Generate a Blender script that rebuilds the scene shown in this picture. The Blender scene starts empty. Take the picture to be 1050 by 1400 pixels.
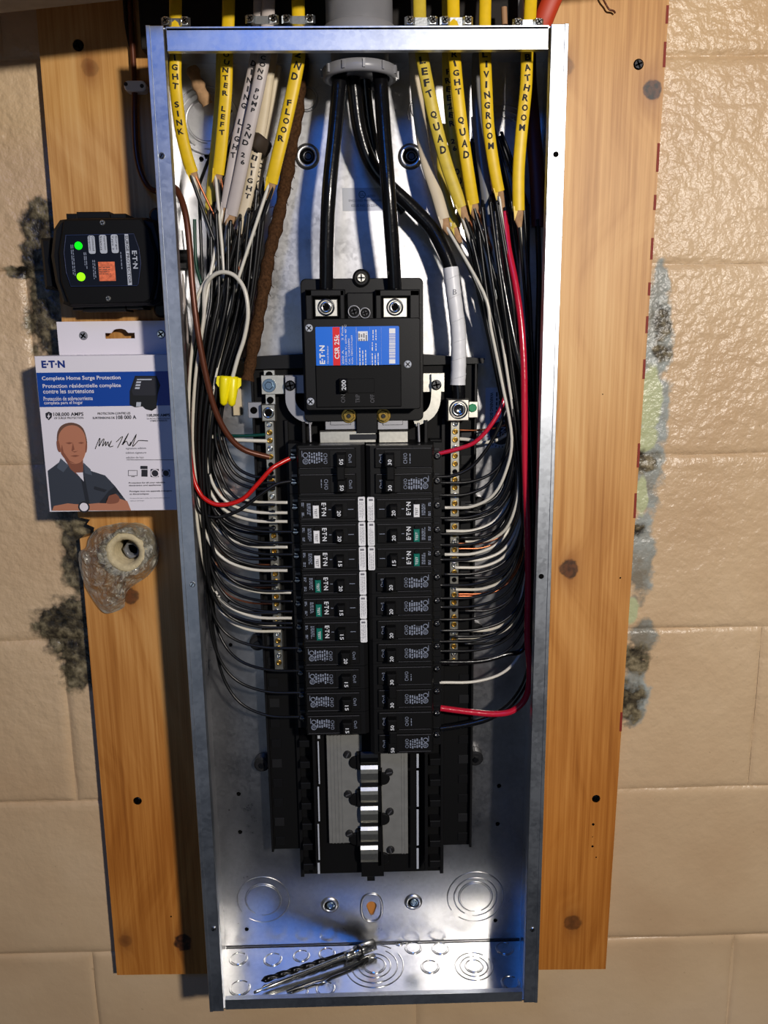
import bpy, math, random
from mathutils import Vector, Matrix, noise
random.seed(7)
S = bpy.context.scene
COL = S.collection
# ---------------------------------------------------------------- camera
F, CX, CY, CZ = 1134.855, 0.000857, -0.786674, -0.259089
YAW, PITCH, ROLL = -0.0207882, -0.2117796, 0.0117634
RM = Matrix.Rotation(YAW, 3, 'Z') @ Matrix.Rotation(PITCH, 3, 'X') @ Matrix.Rotation(ROLL, 3, 'Y')
cam = bpy.data.cameras.new('camera'); camo = bpy.data.objects.new('camera', cam); COL.objects.link(camo)
camo.matrix_world = Matrix.Translation((CX, CY, CZ)) @ (RM @ Matrix.Rotation(math.pi/2, 3, 'X')).to_4x4()
cam.sensor_fit = 'VERTICAL'; cam.sensor_height = 24.0; cam.lens = F/1400*24.0
cam.clip_start = 0.02
S.camera = camo
# ---------------------------------------------------------------- world and lamps
w = bpy.data.worlds.new('world'); S.world = w; w.use_nodes = True
bg = w.node_tree.nodes['Background']; bg.inputs[0].default_value = (0.55, 0.62, 0.8, 1); bg.inputs[1].default_value = 0.028
def lamp(name, kind, loc, energy, color, size, target=None):
    l = bpy.data.lights.new(name, kind); l.energy = energy; l.color = color
    if kind == 'AREA': l.shape = 'DISK'; l.size = size
    else: l.shadow_soft_size = size
    o = bpy.data.objects.new(name, l); COL.objects.link(o); o.location = loc
    if target: o.rotation_euler = (Vector(target)-Vector(loc)).to_track_quat('-Z', 'Y').to_euler()
    o['kind'] = 'helper'
    return o
lamp('ceiling_bulb', 'POINT', (0.55, -1.39, 0.065), 92, (1.0, 0.93, 0.84), 0.045)
lamp('blue_fill', 'AREA', (-0.28, -1.5, 0.62), 3.1, (0.02, 0.22, 1.0), 0.45, (0.12, 0.05, -0.9))  # added blue fill for the glow low right in the box, source unknown
lamp('cool_fill', 'AREA', (-0.75, -2.5, -0.75), 2.0, (0.62, 0.78, 1.0), 1.3, (-0.1, 0, -0.5))  # added unseen cool fill, brightens the left rim and back plate
S.view_settings.view_transform = 'Standard'; S.view_settings.look = 'None'
S.view_settings.gamma = 1; S.view_settings.use_curve_mapping = False
S.view_settings.exposure = 0.0
# ---------------------------------------------------------------- pixel of the photo -> point at depth Y (authoring aid)
def P(u, v, Y):
    d = RM @ Vector(((u-525)/F, 1, -(v-700)/F))
    t = (Y-CY)/d.y
    return Vector((CX+d.x*t, Y, CZ+d.z*t))
def PZ(u, v, Z):
    d = RM @ Vector(((u-525)/F, 1, -(v-700)/F))
    t = (Z-CZ)/d.z
    return Vector((CX+d.x*t, CY+d.y*t, Z))
# ---------------------------------------------------------------- materials
def lin(c):
    if isinstance(c, str):
        c = [int(c[i:i+2], 16)/255 for i in (0, 2, 4)]
    return tuple((x/12.92 if x <= .04045 else ((x+.055)/1.055)**2.4) for x in c)+(1,)
M = {}
def mat(name, c, rough=.5, metal=0., spec=.5, coat=0, noise=0, nscale=80, bump=0, bscale=300, emit=0):
    m = bpy.data.materials.new(name); m.use_nodes = True; M[name] = m
    nt = m.node_tree; b = nt.nodes['Principled BSDF']
    col = lin(c)
    b.inputs['Base Color'].default_value = col; b.inputs['Roughness'].default_value = rough
    b.inputs['Metallic'].default_value = metal; b.inputs['Specular IOR Level'].default_value = spec
    b.inputs['Coat Weight'].default_value = coat
    if emit:
        b.inputs['Emission Color'].default_value = col; b.inputs['Emission Strength'].default_value = emit
    if noise:
        n = nt.nodes.new('ShaderNodeTexNoise'); n.inputs['Scale'].default_value = nscale; n.inputs['Detail'].default_value = 5
        g = nt.nodes.new('ShaderNodeNewGeometry'); nt.links.new(g.outputs['Position'], n.inputs['Vector'])
        r = nt.nodes.new('ShaderNodeValToRGB')
        r.color_ramp.elements[0].position = .3; r.color_ramp.elements[1].position = .7
        r.color_ramp.elements[0].color = tuple(x*(1-noise) for x in col[:3])+(1,)
        r.color_ramp.elements[1].color = tuple(min(1, x*(1+noise)) for x in col[:3])+(1,)
        nt.links.new(n.outputs[0], r.inputs[0]); nt.links.new(r.outputs[0], b.inputs['Base Color'])
    if bump:
        n = nt.nodes.new('ShaderNodeTexNoise'); n.inputs['Scale'].default_value = bscale; n.inputs['Detail'].default_value = 3
        g = nt.nodes.new('ShaderNodeNewGeometry'); nt.links.new(g.outputs['Position'], n.inputs['Vector'])
        bp = nt.nodes.new('ShaderNodeBump'); bp.inputs['Strength'].default_value = bump; bp.inputs['Distance'].default_value = .001
        nt.links.new(n.outputs[0], bp.inputs['Height']); nt.links.new(bp.outputs[0], b.inputs['Normal'])
    return m
mat('galv_light', (.80, .82, .84), .3, 1, noise=.06, nscale=60, bump=.08, bscale=500)
mat('black_plastic', (.07, .07, .075), .42, 0, .22, bump=.05, bscale=900)
mat('black_matte', (.048, .048, .052), .6, 0, .15)
mat('black_raised', (.12, .12, .125), .4, 0, .3)
mat('black_wire', (.07, .07, .075), .3, 0, .35)
mat('black_cable', (.05, .05, .06), .2, 0, .5, coat=.1, bump=.25, bscale=160)
mat('white_wire', (.80, .78, .73), .3, 0, .5)
mat('red_wire', (.75, .09, .07), .28, 0, .5)
mat('crimson_wire', (.74, .10, .20), .22, 0, .55, coat=.3, bump=.3, bscale=180)
mat('green_wire', (.02, .22, .16), .28)
mat('brown_wire', (.36, .19, .12), .35, .3)
mat('copper', (.74, .45, .31), .36, 1)
mat('yellow_jacket', (.87, .72, .10), .42, 0, .4, noise=.06, nscale=150)
mat('yellow_faded', (.78, .68, .22), .45, 0, .4, noise=.1, nscale=150)
mat('white_jacket', (.72, .68, .66), .45, 0, .4, noise=.05)
mat('cream_jacket', (.80, .74, .63), .45, 0, .4, noise=.05)
mat('gray_jacket', (.42, .42, .42), .3, 0, .4, noise=.1)
mat('dark_red_jacket', (.30, .05, .04), .5)
mat('orange_red', (.72, .22, .10), .5)
mat('cloth_braid', (.27, .18, .11), .95, 0, .1, noise=.45, nscale=400, bump=1, bscale=900)
mat('kraft_paper', (.66, .52, .38), .8, 0, .2, noise=.2, nscale=200)
mat('friction_tape', (.20, .15, .10), .8)
mat('white_tape', (.86, .86, .87), .4, noise=.03, bump=.2, bscale=140)
mat('ink', (.03, .03, .05), .7)
mat('ink_faded', (.35, .3, .15), .7)
mat('white_print', (.85, .86, .88), .5)
mat('grey_print', (.50, .53, .60), .5)
mat('dim_print', (.27, .27, .29), .5)
mat('label_white', (.90, .90, .91), .45)
mat('label_grey', (.70, .72, .76), .45)
mat('teal', (.0, .42, .36), .4)
mat('label_blue', (.04, .42, .86), .35)
mat('label_red', (.86, .10, .14), .35)
mat('chrome', (.85, .85, .84), .18, 1)
mat('lug_metal', (.84, .83, .79), .38, 1, noise=.08, nscale=300)
mat('tin_bar', (.72, .71, .67), .38, 1, noise=.12, nscale=300)
mat('dark_steel', (.16, .16, .17), .3, 1)
mat('dark_metal', (.32, .32, .33), .3, 1)
mat('brass', (.75, .62, .32), .3, 1)
mat('zinc_blue', (.62, .70, .76), .25, 1)
mat('green_screw', (.0, .50, .32), .35)
mat('grey_strap', (.62, .62, .64), .45, .7)
mat('busbar_grey', (.52, .52, .51), .5, .35, noise=.08, nscale=90)
mat('pvc', (.52, .52, .54), .35, noise=.04)
mat('pvc_light', (.66, .67, .69), .45)
mat('clip_white', (.92, .91, .93), .5)
mat('wirenut', (.95, .88, .05), .35)
mat('hole', (.012, .010, .010), .9, 0, .1)
mat('gap_shade', (.07, .045, .03), .8, noise=.4, nscale=30)  # near-black tone standing in for shade above the panel
mat('paint_beam', (.62, .56, .50), .7, noise=.1)
mat('navy_panel', (.035, .05, .10), .3)
mat('navy_line', (.20, .25, .42), .4)
mat('led_green', (.02, 1.0, .08), .3, emit=1.2)
mat('led_lime', (.55, 1.0, .05), .3, emit=1.0)
mat('sticker_orange', (.88, .44, .28), .5, noise=.35, nscale=400)
mat('carton', (.88, .86, .89), .35, 0, .5)
mat('carton_blue', (.03, .25, .60), .35, 0, .5)
mat('carton_ink', (.12, .12, .15), .5)
mat('carton_grey', (.45, .45, .48), .5)
mat('eaton_blue', (.03, .17, .48), .5)
mat('skin_print', (.70, .46, .35), .5)
mat('skin_shade', (.52, .31, .23), .5)
mat('hair_print', (.40, .28, .22), .5)
mat('shirt_print', (.20, .22, .26), .5)
mat('shirt_dark', (.12, .13, .16), .5)
mat('shirt_light', (.29, .32, .37), .5)
mat('foam_ring', (.76, .70, .56), .8, 0, .3, noise=.15, nscale=200, bump=.8, bscale=400)
mat('red_marker', (.50, .14, .06), .7)
mat('rust', (.62, .36, .16), .8)
mat('tan_wood', (.62, .47, .34), .7)

def nodes_of(m): return m.node_tree.nodes, m.node_tree.links
def math_node(nt, op, a, b=None, clamp=False):
    n = nt.nodes.new('ShaderNodeMath'); n.operation = op; n.use_clamp = clamp
    for i, x in enumerate((a, b)):
        if x is None: continue
        if isinstance(x, (int, float)): n.inputs[i].default_value = x
        else: nt.links.new(x, n.inputs[i])
    return n.outputs[0]
def mixc(nt, f, a, b, mode='MIX'):
    n = nt.nodes.new('ShaderNodeMix'); n.data_type = 'RGBA'; n.blend_type = mode
    if isinstance(f, (int, float)): n.inputs[0].default_value = f
    else: nt.links.new(f, n.inputs[0])
    for i, x in ((6, a), (7, b)):
        if isinstance(x, tuple): n.inputs[i].default_value = x
        else: nt.links.new(x, n.inputs[i])
    return n.outputs[2]
def tex(nt, vec, scale, detail=4, kind='ShaderNodeTexNoise', rough=.5):
    n = nt.nodes.new(kind); n.inputs['Scale'].default_value = scale
    if 'Detail' in n.inputs: n.inputs['Detail'].default_value = detail
    if kind == 'ShaderNodeTexNoise': n.inputs['Roughness'].default_value = rough
    nt.links.new(vec, n.inputs['Vector']); return n
def ramp(nt, f, stops):
    r = nt.nodes.new('ShaderNodeValToRGB'); e = r.color_ramp.elements
    while len(e) < len(stops): e.new(.5)
    for i, (p, c) in enumerate(stops):
        e[i].position = p; e[i].color = c if len(c) == 4 else lin(c)
    nt.links.new(f, r.inputs[0]); return r.outputs[0]
def stretch(nt, vec, s):
    mp = nt.nodes.new('ShaderNodeMapping'); mp.inputs['Scale'].default_value = s
    nt.links.new(vec, mp.inputs[0]); return mp.outputs[0]
def g(v): return (v, v, v, 1)

# galvanised steel with soft spangle
def galvanised(name, c, r0, r1):
    m = mat(name, c, r0, 1); nt = m.node_tree; b = nt.nodes['Principled BSDF']
    geo = nt.nodes.new('ShaderNodeNewGeometry'); pos = geo.outputs['Position']
    v = tex(nt, pos, 260, kind='ShaderNodeTexVoronoi')
    n = tex(nt, pos, 18, 5); n2 = tex(nt, pos, 300, 3)
    k = math_node(nt, 'ADD', math_node(nt, 'MULTIPLY', v.outputs['Color'], .2), math_node(nt, 'MULTIPLY', n.outputs[0], .8))
    colr = ramp(nt, k, [(.25, tuple(x*.92 for x in c)), (.75, tuple(min(1, x*1.05) for x in c))])
    nt.links.new(colr, b.inputs['Base Color'])
    rr = nt.nodes.new('ShaderNodeMapRange'); rr.inputs[1].default_value = .3; rr.inputs[2].default_value = .7
    rr.inputs[3].default_value = r0; rr.inputs[4].default_value = r1
    nt.links.new(k, rr.inputs[0]); nt.links.new(rr.outputs[0], b.inputs['Roughness'])
    bp = nt.nodes.new('ShaderNodeBump'); bp.inputs['Strength'].default_value = .05; bp.inputs['Distance'].default_value = .0006
    h = math_node(nt, 'ADD', n.outputs[0], math_node(nt, 'MULTIPLY', n2.outputs[0], .12))
    nt.links.new(h, bp.inputs['Height']); nt.links.new(bp.outputs[0], b.inputs['Normal'])
    return m
galvanised('galv', (.76, .76, .77), .26, .36)
galvanised('galv_rim', (.74, .76, .79), .33, .42)
galvanised('galv_floor', (.90, .90, .89), .12, .22)

# pine-faced board with knots and grain
def knots_material():
    m = mat('pine', (.7, .5, .3), .5); nt = m.node_tree; b = nt.nodes['Principled BSDF']
    pos = nt.nodes.new('ShaderNodeNewGeometry').outputs['Position']
    warp = tex(nt, stretch(nt, pos, (3, 1, 1.2)), 2.5, 2)
    sp = nt.nodes.new('ShaderNodeSeparateXYZ'); nt.links.new(pos, sp.inputs[0])
    kn = [(892, 123, .011, 1.0), (778, 778, .0125, .85), (783, 1262, .0125, .6), (178, 815, .011, .75), (250, 1288, .013, .95),
          (122, 92, .010, .3), (171, 1286, .010, .3), (770, 90, .012, .45)]
    rings = None; core = None
    wob = math_node(nt, 'MULTIPLY', math_node(nt, 'SUBTRACT', tex(nt, pos, 90, 3).outputs[0], .5), .7)
    for (u, v, r, dk) in kn:
        q = P(u, v, .1)
        dx = math_node(nt, 'DIVIDE', math_node(nt, 'SUBTRACT', sp.outputs[0], q.x), r)
        dz = math_node(nt, 'DIVIDE', math_node(nt, 'SUBTRACT', sp.outputs[2], q.z), r)
        dz2 = math_node(nt, 'MULTIPLY', dz, .55)
        d = math_node(nt, 'SQRT', math_node(nt, 'ADD', math_node(nt, 'MULTIPLY', dx, dx), math_node(nt, 'MULTIPLY', dz, dz)))
        d2 = math_node(nt, 'SQRT', math_node(nt, 'ADD', math_node(nt, 'MULTIPLY', dx, dx), math_node(nt, 'MULTIPLY', dz2, dz2)))
        c = math_node(nt, 'MULTIPLY', math_node(nt, 'MULTIPLY_ADD' if False else 'SUBTRACT', 1.0, math_node(nt, 'SUBTRACT', d, .85), True), dk)
        c = math_node(nt, 'MULTIPLY', math_node(nt, 'MULTIPLY', math_node(nt, 'SUBTRACT', .92, math_node(nt, 'ADD', d, wob)), 6, True), dk)
        h = math_node(nt, 'DIVIDE', 1.0, math_node(nt, 'ADD', math_node(nt, 'MULTIPLY', d2, d2), .6))
        core = c if core is None else math_node(nt, 'MAXIMUM', core, c)
        rings = h if rings is None else math_node(nt, 'ADD', rings, h)
    # grain lines bend round the knots
    gx = math_node(nt, 'ADD', math_node(nt, 'MULTIPLY', sp.outputs[0], 34), math_node(nt, 'MULTIPLY', rings, .9))
    gx = math_node(nt, 'ADD', gx, math_node(nt, 'MULTIPLY', warp.outputs[0], 6))
    cb = nt.nodes.new('ShaderNodeCombineXYZ'); nt.links.new(gx, cb.inputs[0])
    nt.links.new(math_node(nt, 'MULTIPLY', sp.outputs[2], 1.6), cb.inputs[2])
    g1 = tex(nt, cb.outputs[0], 1.3, 4); g2 = tex(nt, stretch(nt, pos, (240, 20, 3.5)), 1, 5, rough=.65)
    big = tex(nt, stretch(nt, pos, (7, 1, 2.2)), 1.2, 3)
    k = math_node(nt, 'ADD', math_node(nt, 'MULTIPLY', g1.outputs[0], .30), math_node(nt, 'MULTIPLY', g2.outputs[0], .42))
    k = math_node(nt, 'ADD', k, math_node(nt, 'MULTIPLY', big.outputs[0], .28))
    c = ramp(nt, k, [(.33, (.56, .36, .14)), (.44, (.70, .49, .24)), (.53, (.79, .59, .34)), (.66, (.86, .69, .45))])
    # warmer, more amber towards the lower end of the board
    zf = nt.nodes.new('ShaderNodeMapRange'); zf.inputs[1].default_value = -.15; zf.inputs[2].default_value = -.7
    nt.links.new(math_node(nt, 'ADD', sp.outputs[2], math_node(nt, 'MULTIPLY', big.outputs[0], .3)), zf.inputs[0])
    c = mixc(nt, math_node(nt, 'MULTIPLY', zf.outputs[0], .75), c, lin((.93, .76, .42)), 'MULTIPLY')
    kc = tex(nt, pos, 150, 3)
    kcol = ramp(nt, kc.outputs[0], [(.40, (.10, .05, .03)), (.6, (.33, .18, .09))])
    halo = math_node(nt, 'MULTIPLY', math_node(nt, 'SUBTRACT', rings, .22), .7, True)
    c = mixc(nt, halo, c, lin((.55, .33, .13)))
    c = mixc(nt, core, c, kcol)
    nt.links.new(c, b.inputs['Base Color'])
    bp = nt.nodes.new('ShaderNodeBump'); bp.inputs['Strength'].default_value = .25; bp.inputs['Distance'].default_value = .001
    nt.links.new(k, bp.inputs['Height']); nt.links.new(bp.outputs[0], b.inputs['Normal'])
knots_material()

def wall_material():
    m = mat('painted_block', (.8, .68, .5), .5); nt = m.node_tree; b = nt.nodes['Principled BSDF']
    pos = nt.nodes.new('ShaderNodeNewGeometry').outputs['Position']
    sp = nt.nodes.new('ShaderNodeSeparateXYZ'); nt.links.new(pos, sp.inputs[0])
    n1 = tex(nt, pos, 5, 4); n2 = tex(nt, pos, 62, 3, rough=.5); n3 = tex(nt, pos, 150, 4, rough=.6); n4 = tex(nt, pos, 14, 5, rough=.7)
    base = ramp(nt, n1.outputs[0], [(.3, (.755, .635, .495)), (.55, (.80, .69, .55)), (.75, (.825, .72, .59))])
    pit = ramp(nt, n3.outputs[0], [(.27, g(1)), (.32, g(0))])
    base = mixc(nt, math_node(nt, 'MULTIPLY', pit, .3), base, lin((.38, .28, .17)))
    def mask(list_, amp=1.1, edge=.35):
        tot = None
        for (u, v, ru, rv) in list_:
            q = P(u, v, .12); q2 = P(u+ru, v, .12); q3 = P(u, v+rv, .12)
            rx = abs(q2.x-q.x); rz = abs(q3.z-q.z)
            dx = math_node(nt, 'DIVIDE', math_node(nt, 'SUBTRACT', sp.outputs[0], q.x), rx)
            dz = math_node(nt, 'DIVIDE', math_node(nt, 'SUBTRACT', sp.outputs[2], q.z), rz)
            d = math_node(nt, 'SQRT', math_node(nt, 'ADD', math_node(nt, 'MULTIPLY', dx, dx), math_node(nt, 'MULTIPLY', dz, dz)))
            f = math_node(nt, 'SUBTRACT', 1.0, d)
            tot = f if tot is None else math_node(nt, 'MAXIMUM', tot, f)
        nn = math_node(nt, 'MULTIPLY', math_node(nt, 'SUBTRACT', math_node(nt, 'ADD', math_node(nt, 'MULTIPLY', n4.outputs[0], .5), math_node(nt, 'MULTIPLY', n2.outputs[0], .5)), .5), amp*5)
        f = math_node(nt, 'ADD', tot, nn)
        return math_node(nt, 'DIVIDE', math_node(nt, 'ADD', f, 0.0), edge, True)
    # bare, mouldy concrete showing beside the board
    mould = mask([(56, 310, 34, 40), (56, 355, 36, 45), (76, 430, 40, 70), (34, 372, 30, 12), (78, 470, 20, 60), (112, 760, 40, 70), (104, 855, 60, 50), (120, 905, 44, 46), (78, 845, 30, 22), (118, 700, 50, 60)], .45, .25)
    grey = mask([(905, 385, 12, 30), (900, 430, 20, 60), (895, 480, 24, 60), (885, 640, 24, 70), (874, 760, 22, 90), (880, 870, 26, 26), (866, 950, 22, 46), (894, 560, 24, 70)], .5, .3)
    green = mask([(888, 545, 17, 48), (877, 680, 10, 30), (884, 600, 16, 20), (862, 835, 14, 22)], .3, .2)
    dark = mask([(903, 438, 16, 30), (868, 895, 26, 30), (858, 958, 22, 36), (905, 482, 14, 12), (874, 632, 26, 16), (870, 726, 24, 12)], 1.0, .5)
    mc = ramp(nt, math_node(nt, 'ADD', math_node(nt, 'MULTIPLY', n2.outputs[0], .6), math_node(nt, 'MULTIPLY', n3.outputs[0], .4)),
              [(.38, (.10, .085, .06)), (.48, (.26, .23, .175)), (.56, (.42, .38, .29)), (.68, (.60, .55, .44))])
    gc = ramp(nt, n4.outputs[0], [(.38, (.50, .47, .41)), (.6, (.62, .64, .62))])
    c = mixc(nt, mould, base, mc)
    c = mixc(nt, grey, c, gc)
    c = mixc(nt, green, c, lin((.70, .72, .56)))
    c = mixc(nt, dark, c, mc)
    nt.links.new(c, b.inputs['Base Color'])
    b.inputs['Roughness'].default_value = .34
    # rougher, lumpier paint in the upper courses; smooth lower down
    zr = nt.nodes.new('ShaderNodeMapRange'); zr.inputs[1].default_value = -.9; zr.inputs[2].default_value = -.12; zr.inputs[3].default_value = .12; zr.inputs[4].default_value = 1.0
    nt.links.new(math_node(nt, 'ADD', sp.outputs[2], math_node(nt, 'MULTIPLY', n1.outputs[0], .2)), zr.inputs[0])
    vo = tex(nt, pos, 90, kind='ShaderNodeTexVoronoi')
    h = math_node(nt, 'ADD', math_node(nt, 'MULTIPLY', n2.outputs[0], 1.5), math_node(nt, 'MULTIPLY', n3.outputs[0], .25))
    h = math_node(nt, 'SUBTRACT', h, math_node(nt, 'MULTIPLY', vo.outputs[0], .3))
    h = math_node(nt, 'MULTIPLY', h, zr.outputs[0])
    h = math_node(nt, 'ADD', h, math_node(nt, 'MULTIPLY', n1.outputs[0], 1.0))
    bp = nt.nodes.new('ShaderNodeBump'); bp.inputs['Strength'].default_value = .45; bp.inputs['Distance'].default_value = .006
    nt.links.new(h, bp.inputs['Height']); nt.links.new(bp.outputs[0], b.inputs['Normal'])
wall_material()

def bag_material():
    m = mat('plastic_film', (.72, .71, .66), .14); nt = m.node_tree; b = nt.nodes['Principled BSDF']
    out = nt.nodes['Material Output']
    tr = nt.nodes.new('ShaderNodeBsdfTransparent'); tr.inputs[0].default_value = (.95, .93, .88, 1)
    mx = nt.nodes.new('ShaderNodeMixShader')
    pos = nt.nodes.new('ShaderNodeNewGeometry').outputs['Position']
    n = tex(nt, pos, 35, 3)
    mr = nt.nodes.new('ShaderNodeMapRange'); mr.inputs[1].default_value = .35; mr.inputs[2].default_value = .65; mr.inputs[3].default_value = .45; mr.inputs[4].default_value = .82
    nt.links.new(n.outputs[0], mr.inputs[0]); nt.links.new(mr.outputs[0], mx.inputs[0])
    nt.links.new(tr.outputs[0], mx.inputs[1]); nt.links.new(b.outputs[0], mx.inputs[2]); nt.links.new(mx.outputs[0], out.inputs[0])
    bp = nt.nodes.new('ShaderNodeBump'); bp.inputs['Strength'].default_value = .8; bp.inputs['Distance'].default_value = .003
    n5 = tex(nt, pos, 110, 3); nt.links.new(n5.outputs[0], bp.inputs['Height']); nt.links.new(bp.outputs[0], b.inputs['Normal'])
bag_material()

# ---------------------------------------------------------------- mesh builder
class MB:
    def __init__(s): s.v = []; s.f = []; s.sm = []
    def add(s, vs, fs, smooth=False):
        n = len(s.v); s.v += [Vector(x) for x in vs]; s.f += [[i+n for i in f] for f in fs]; s.sm += [smooth]*len(fs); return s
    def box(s, x0, x1, y0, y1, z0, z1, b=0):
        """y0 is the face towards the camera; b chamfers that face"""
        if x0 > x1: x0, x1 = x1, x0
        if z0 > z1: z0, z1 = z1, z0
        if y0 > y1: y0, y1 = y1, y0
        b = min(b, (x1-x0)*.45, (z1-z0)*.45, (y1-y0)*.8)
        back = [(x0, y1, z0), (x1, y1, z0), (x1, y1, z1), (x0, y1, z1)]
        if b <= 0:
            fr = [(x0, y0, z0), (x1, y0, z0), (x1, y0, z1), (x0, y0, z1)]
            return s.add(back+fr, [(3, 2, 1, 0)[::-1], (4, 5, 6, 7), (0, 1, 5, 4), (1, 2, 6, 5), (2, 3, 7, 6), (3, 0, 4, 7)])
        mid = [(x0, y0+b, z0), (x1, y0+b, z0), (x1, y0+b, z1), (x0, y0+b, z1)]
        fr = [(x0+b, y0, z0+b), (x1-b, y0, z0+b), (x1-b, y0, z1-b), (x0+b, y0, z1-b)]
        fs = [(0, 1, 2, 3), (8, 9, 10, 11)]
        for i in range(4):
            j = (i+1) % 4; fs += [(i, j, 4+j, 4+i), (4+i, 4+j, 8+j, 8+i)]
        return s.add(back+mid+fr, fs)
    def pbox(s, u0, v0, u1, v1, y0, y1, b=0, w=False):
        a = P(u0, v0, y0); c = P(u1, v1, y0); return s.box(a.x, c.x, y0, y1, a.z, c.z, b)
    def prism(s, poly, y0, y1, b=0):
        """poly in (x, z); y0 front"""
        n = len(poly); cx = sum(p[0] for p in poly)/n; cz = sum(p[1] for p in poly)/n
        def ins(p, k):
            dx, dz = p[0]-cx, p[1]-cz; L = math.hypot(dx, dz) or 1
            return (p[0]-dx/L*k, p[1]-dz/L*k)
        vs = [(p[0], y1, p[1]) for p in poly]+[(p[0], y0+b, p[1]) for p in poly]
        fs = [tuple(range(n))]+[(i, (i+1) % n, n+(i+1) % n, n+i) for i in range(n)]
        if b > 0:
            vs += [(ins(p, b)[0], y0, ins(p, b)[1]) for p in poly]
            fs += [(n+i, n+(i+1) % n, 2*n+(i+1) % n, 2*n+i) for i in range(n)]+[tuple(range(2*n, 3*n))]
        else: fs += [tuple(range(n, 2*n))]
        return s.add(vs, fs)
    def profx(s, prof, z0, z1):
        """profile in (x, y), extruded along z"""
        n = len(prof)
        return s.add([(p[0], p[1], z0) for p in prof]+[(p[0], p[1], z1) for p in prof],
                     [tuple(range(n)), tuple(range(n, 2*n))]+[(i, (i+1) % n, n+(i+1) % n, n+i) for i in range(n)])
    def disc(s, c, r, h, n=20, b=0, axis=(0, -1, 0), smooth=False, rot=0):
        """cylinder from c rising h along axis"""
        a = Vector(axis).normalized(); t = a.orthogonal().normalized(); q = a.cross(t); c = Vector(c)
        ring = lambda rr, hh: [c+a*hh+(t*math.cos(rot+k*2*math.pi/n)+q*math.sin(rot+k*2*math.pi/n))*rr for k in range(n)]
        rs = [ring(r, 0), ring(r, h-b)]
        if b > 0: rs.append(ring(r-b, h))
        vs = sum(rs, []); fs = []
        for L in range(len(rs)-1):
            fs += [(L*n+k, L*n+(k+1) % n, (L+1)*n+(k+1) % n, (L+1)*n+k) for k in range(n)]
        s.add(vs, fs, smooth)
        m = len(rs)-1
        return s.add(rs[m]+rs[0], [tuple(range(n)), tuple(range(n, 2*n))])
    def lathe(s, c, prof, axis=(0, -1, 0), n=28, smooth=True, jitter=0):
        """prof: (radius, height along axis)"""
        a = Vector(axis).normalized(); t = a.orthogonal().normalized(); q = a.cross(t); c = Vector(c)
        vs = []
        for (r, h) in prof:
            for k in range(n):
                j = 1+random.uniform(-jitter, jitter)
                vs.append(c+a*h+(t*math.cos(k*2*math.pi/n)+q*math.sin(k*2*math.pi/n))*r*j)
        fs = []
        for L in range(len(prof)-1):
            fs += [(L*n+k, L*n+(k+1) % n, (L+1)*n+(k+1) % n, (L+1)*n+k) for k in range(n)]
        return s.add(vs, fs, smooth)
    def torus(s, c, R, r, axis=(0, -1, 0), n=36, m=6, a0=0, a1=2*math.pi):
        a = Vector(axis).normalized(); t = a.orthogonal().normalized(); q = a.cross(t); c = Vector(c)
        full = abs(a1-a0-2*math.pi) < 1e-6; N = n if full else n+1; vs = []; fs = []
        for i in range(N):
            th = a0+(a1-a0)*i/n; d = t*math.cos(th)+q*math.sin(th)
            for j in range(m):
                ph = j*2*math.pi/m; vs.append(c+d*(R+r*math.cos(ph))+a*r*math.sin(ph))
        for i in range(n):
            i2 = (i+1) % N
            fs += [(i*m+j, i*m+(j+1) % m, i2*m+(j+1) % m, i2*m+j) for j in range(m)]
        return s.add(vs, fs, True)
    def tube(s, pts, rw, rt=None, seg=8, caps=True, radii=None, twist=0):
        """round or oval tube; rw half width in the picture plane, rt half thickness in depth"""
        rt = rt or rw; n = len(pts); vs = []; fs = []
        for i, p in enumerate(pts):
            T = (pts[min(i+1, n-1)]-pts[max(i-1, 0)])
            T = T.normalized() if T.length > 1e-9 else Vector((0, 0, -1))
            side = T.cross(Vector((0, 1, 0)))
            side = side.normalized() if side.length > .15 else Vector((1, 0, 0))
            nn = side.cross(T).normalized()
            k = radii[i] if radii else 1
            for j in range(seg):
                a = j*2*math.pi/seg+twist*i
                vs.append(p+side*math.cos(a)*rw*k+nn*math.sin(a)*rt*k)
        for i in range(n-1):
            fs += [(i*seg+j, i*seg+(j+1) % seg, (i+1)*seg+(j+1) % seg, (i+1)*seg+j) for j in range(seg)]
        s.add(vs, fs, True)
        if caps:
            s.add(vs[:seg], [tuple(range(seg))]); s.add(vs[-seg:], [tuple(range(seg))])
        return s
    def flat(s, pts3): return s.add(pts3, [tuple(range(len(pts3)))])
    def build(s, name, m, root=None, parent=None, label=None):
        off = root.location if root is not None else Vector((0, 0, 0))
        me = bpy.data.meshes.new(name); me.from_pydata([tuple(v-off) for v in s.v], [], s.f)
        me.materials.append(M[m] if isinstance(m, str) else m)
        me.polygons.foreach_set('use_smooth', s.sm); me.validate(); me.update()
        import bmesh
        bm = bmesh.new(); bm.from_mesh(me); bmesh.ops.recalc_face_normals(bm, faces=bm.faces); bm.to_mesh(me); bm.free()
        o = bpy.data.objects.new(name, me); COL.objects.link(o)
        o.parent = parent if parent is not None else root
        if label: o['label'] = label
        return o
def tag(o, label=None, cat=None, group=None, kind=None):
    if label: o['label'] = label
    if cat: o['category'] = cat
    if group: o['group'] = group
    if kind: o['kind'] = kind
    return o
def thing(name, loc, label, cat, group=None):
    o = bpy.data.objects.new(name, None); COL.objects.link(o); o.location = loc; o.empty_display_size = .01
    return tag(o, label, cat, group)
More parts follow.
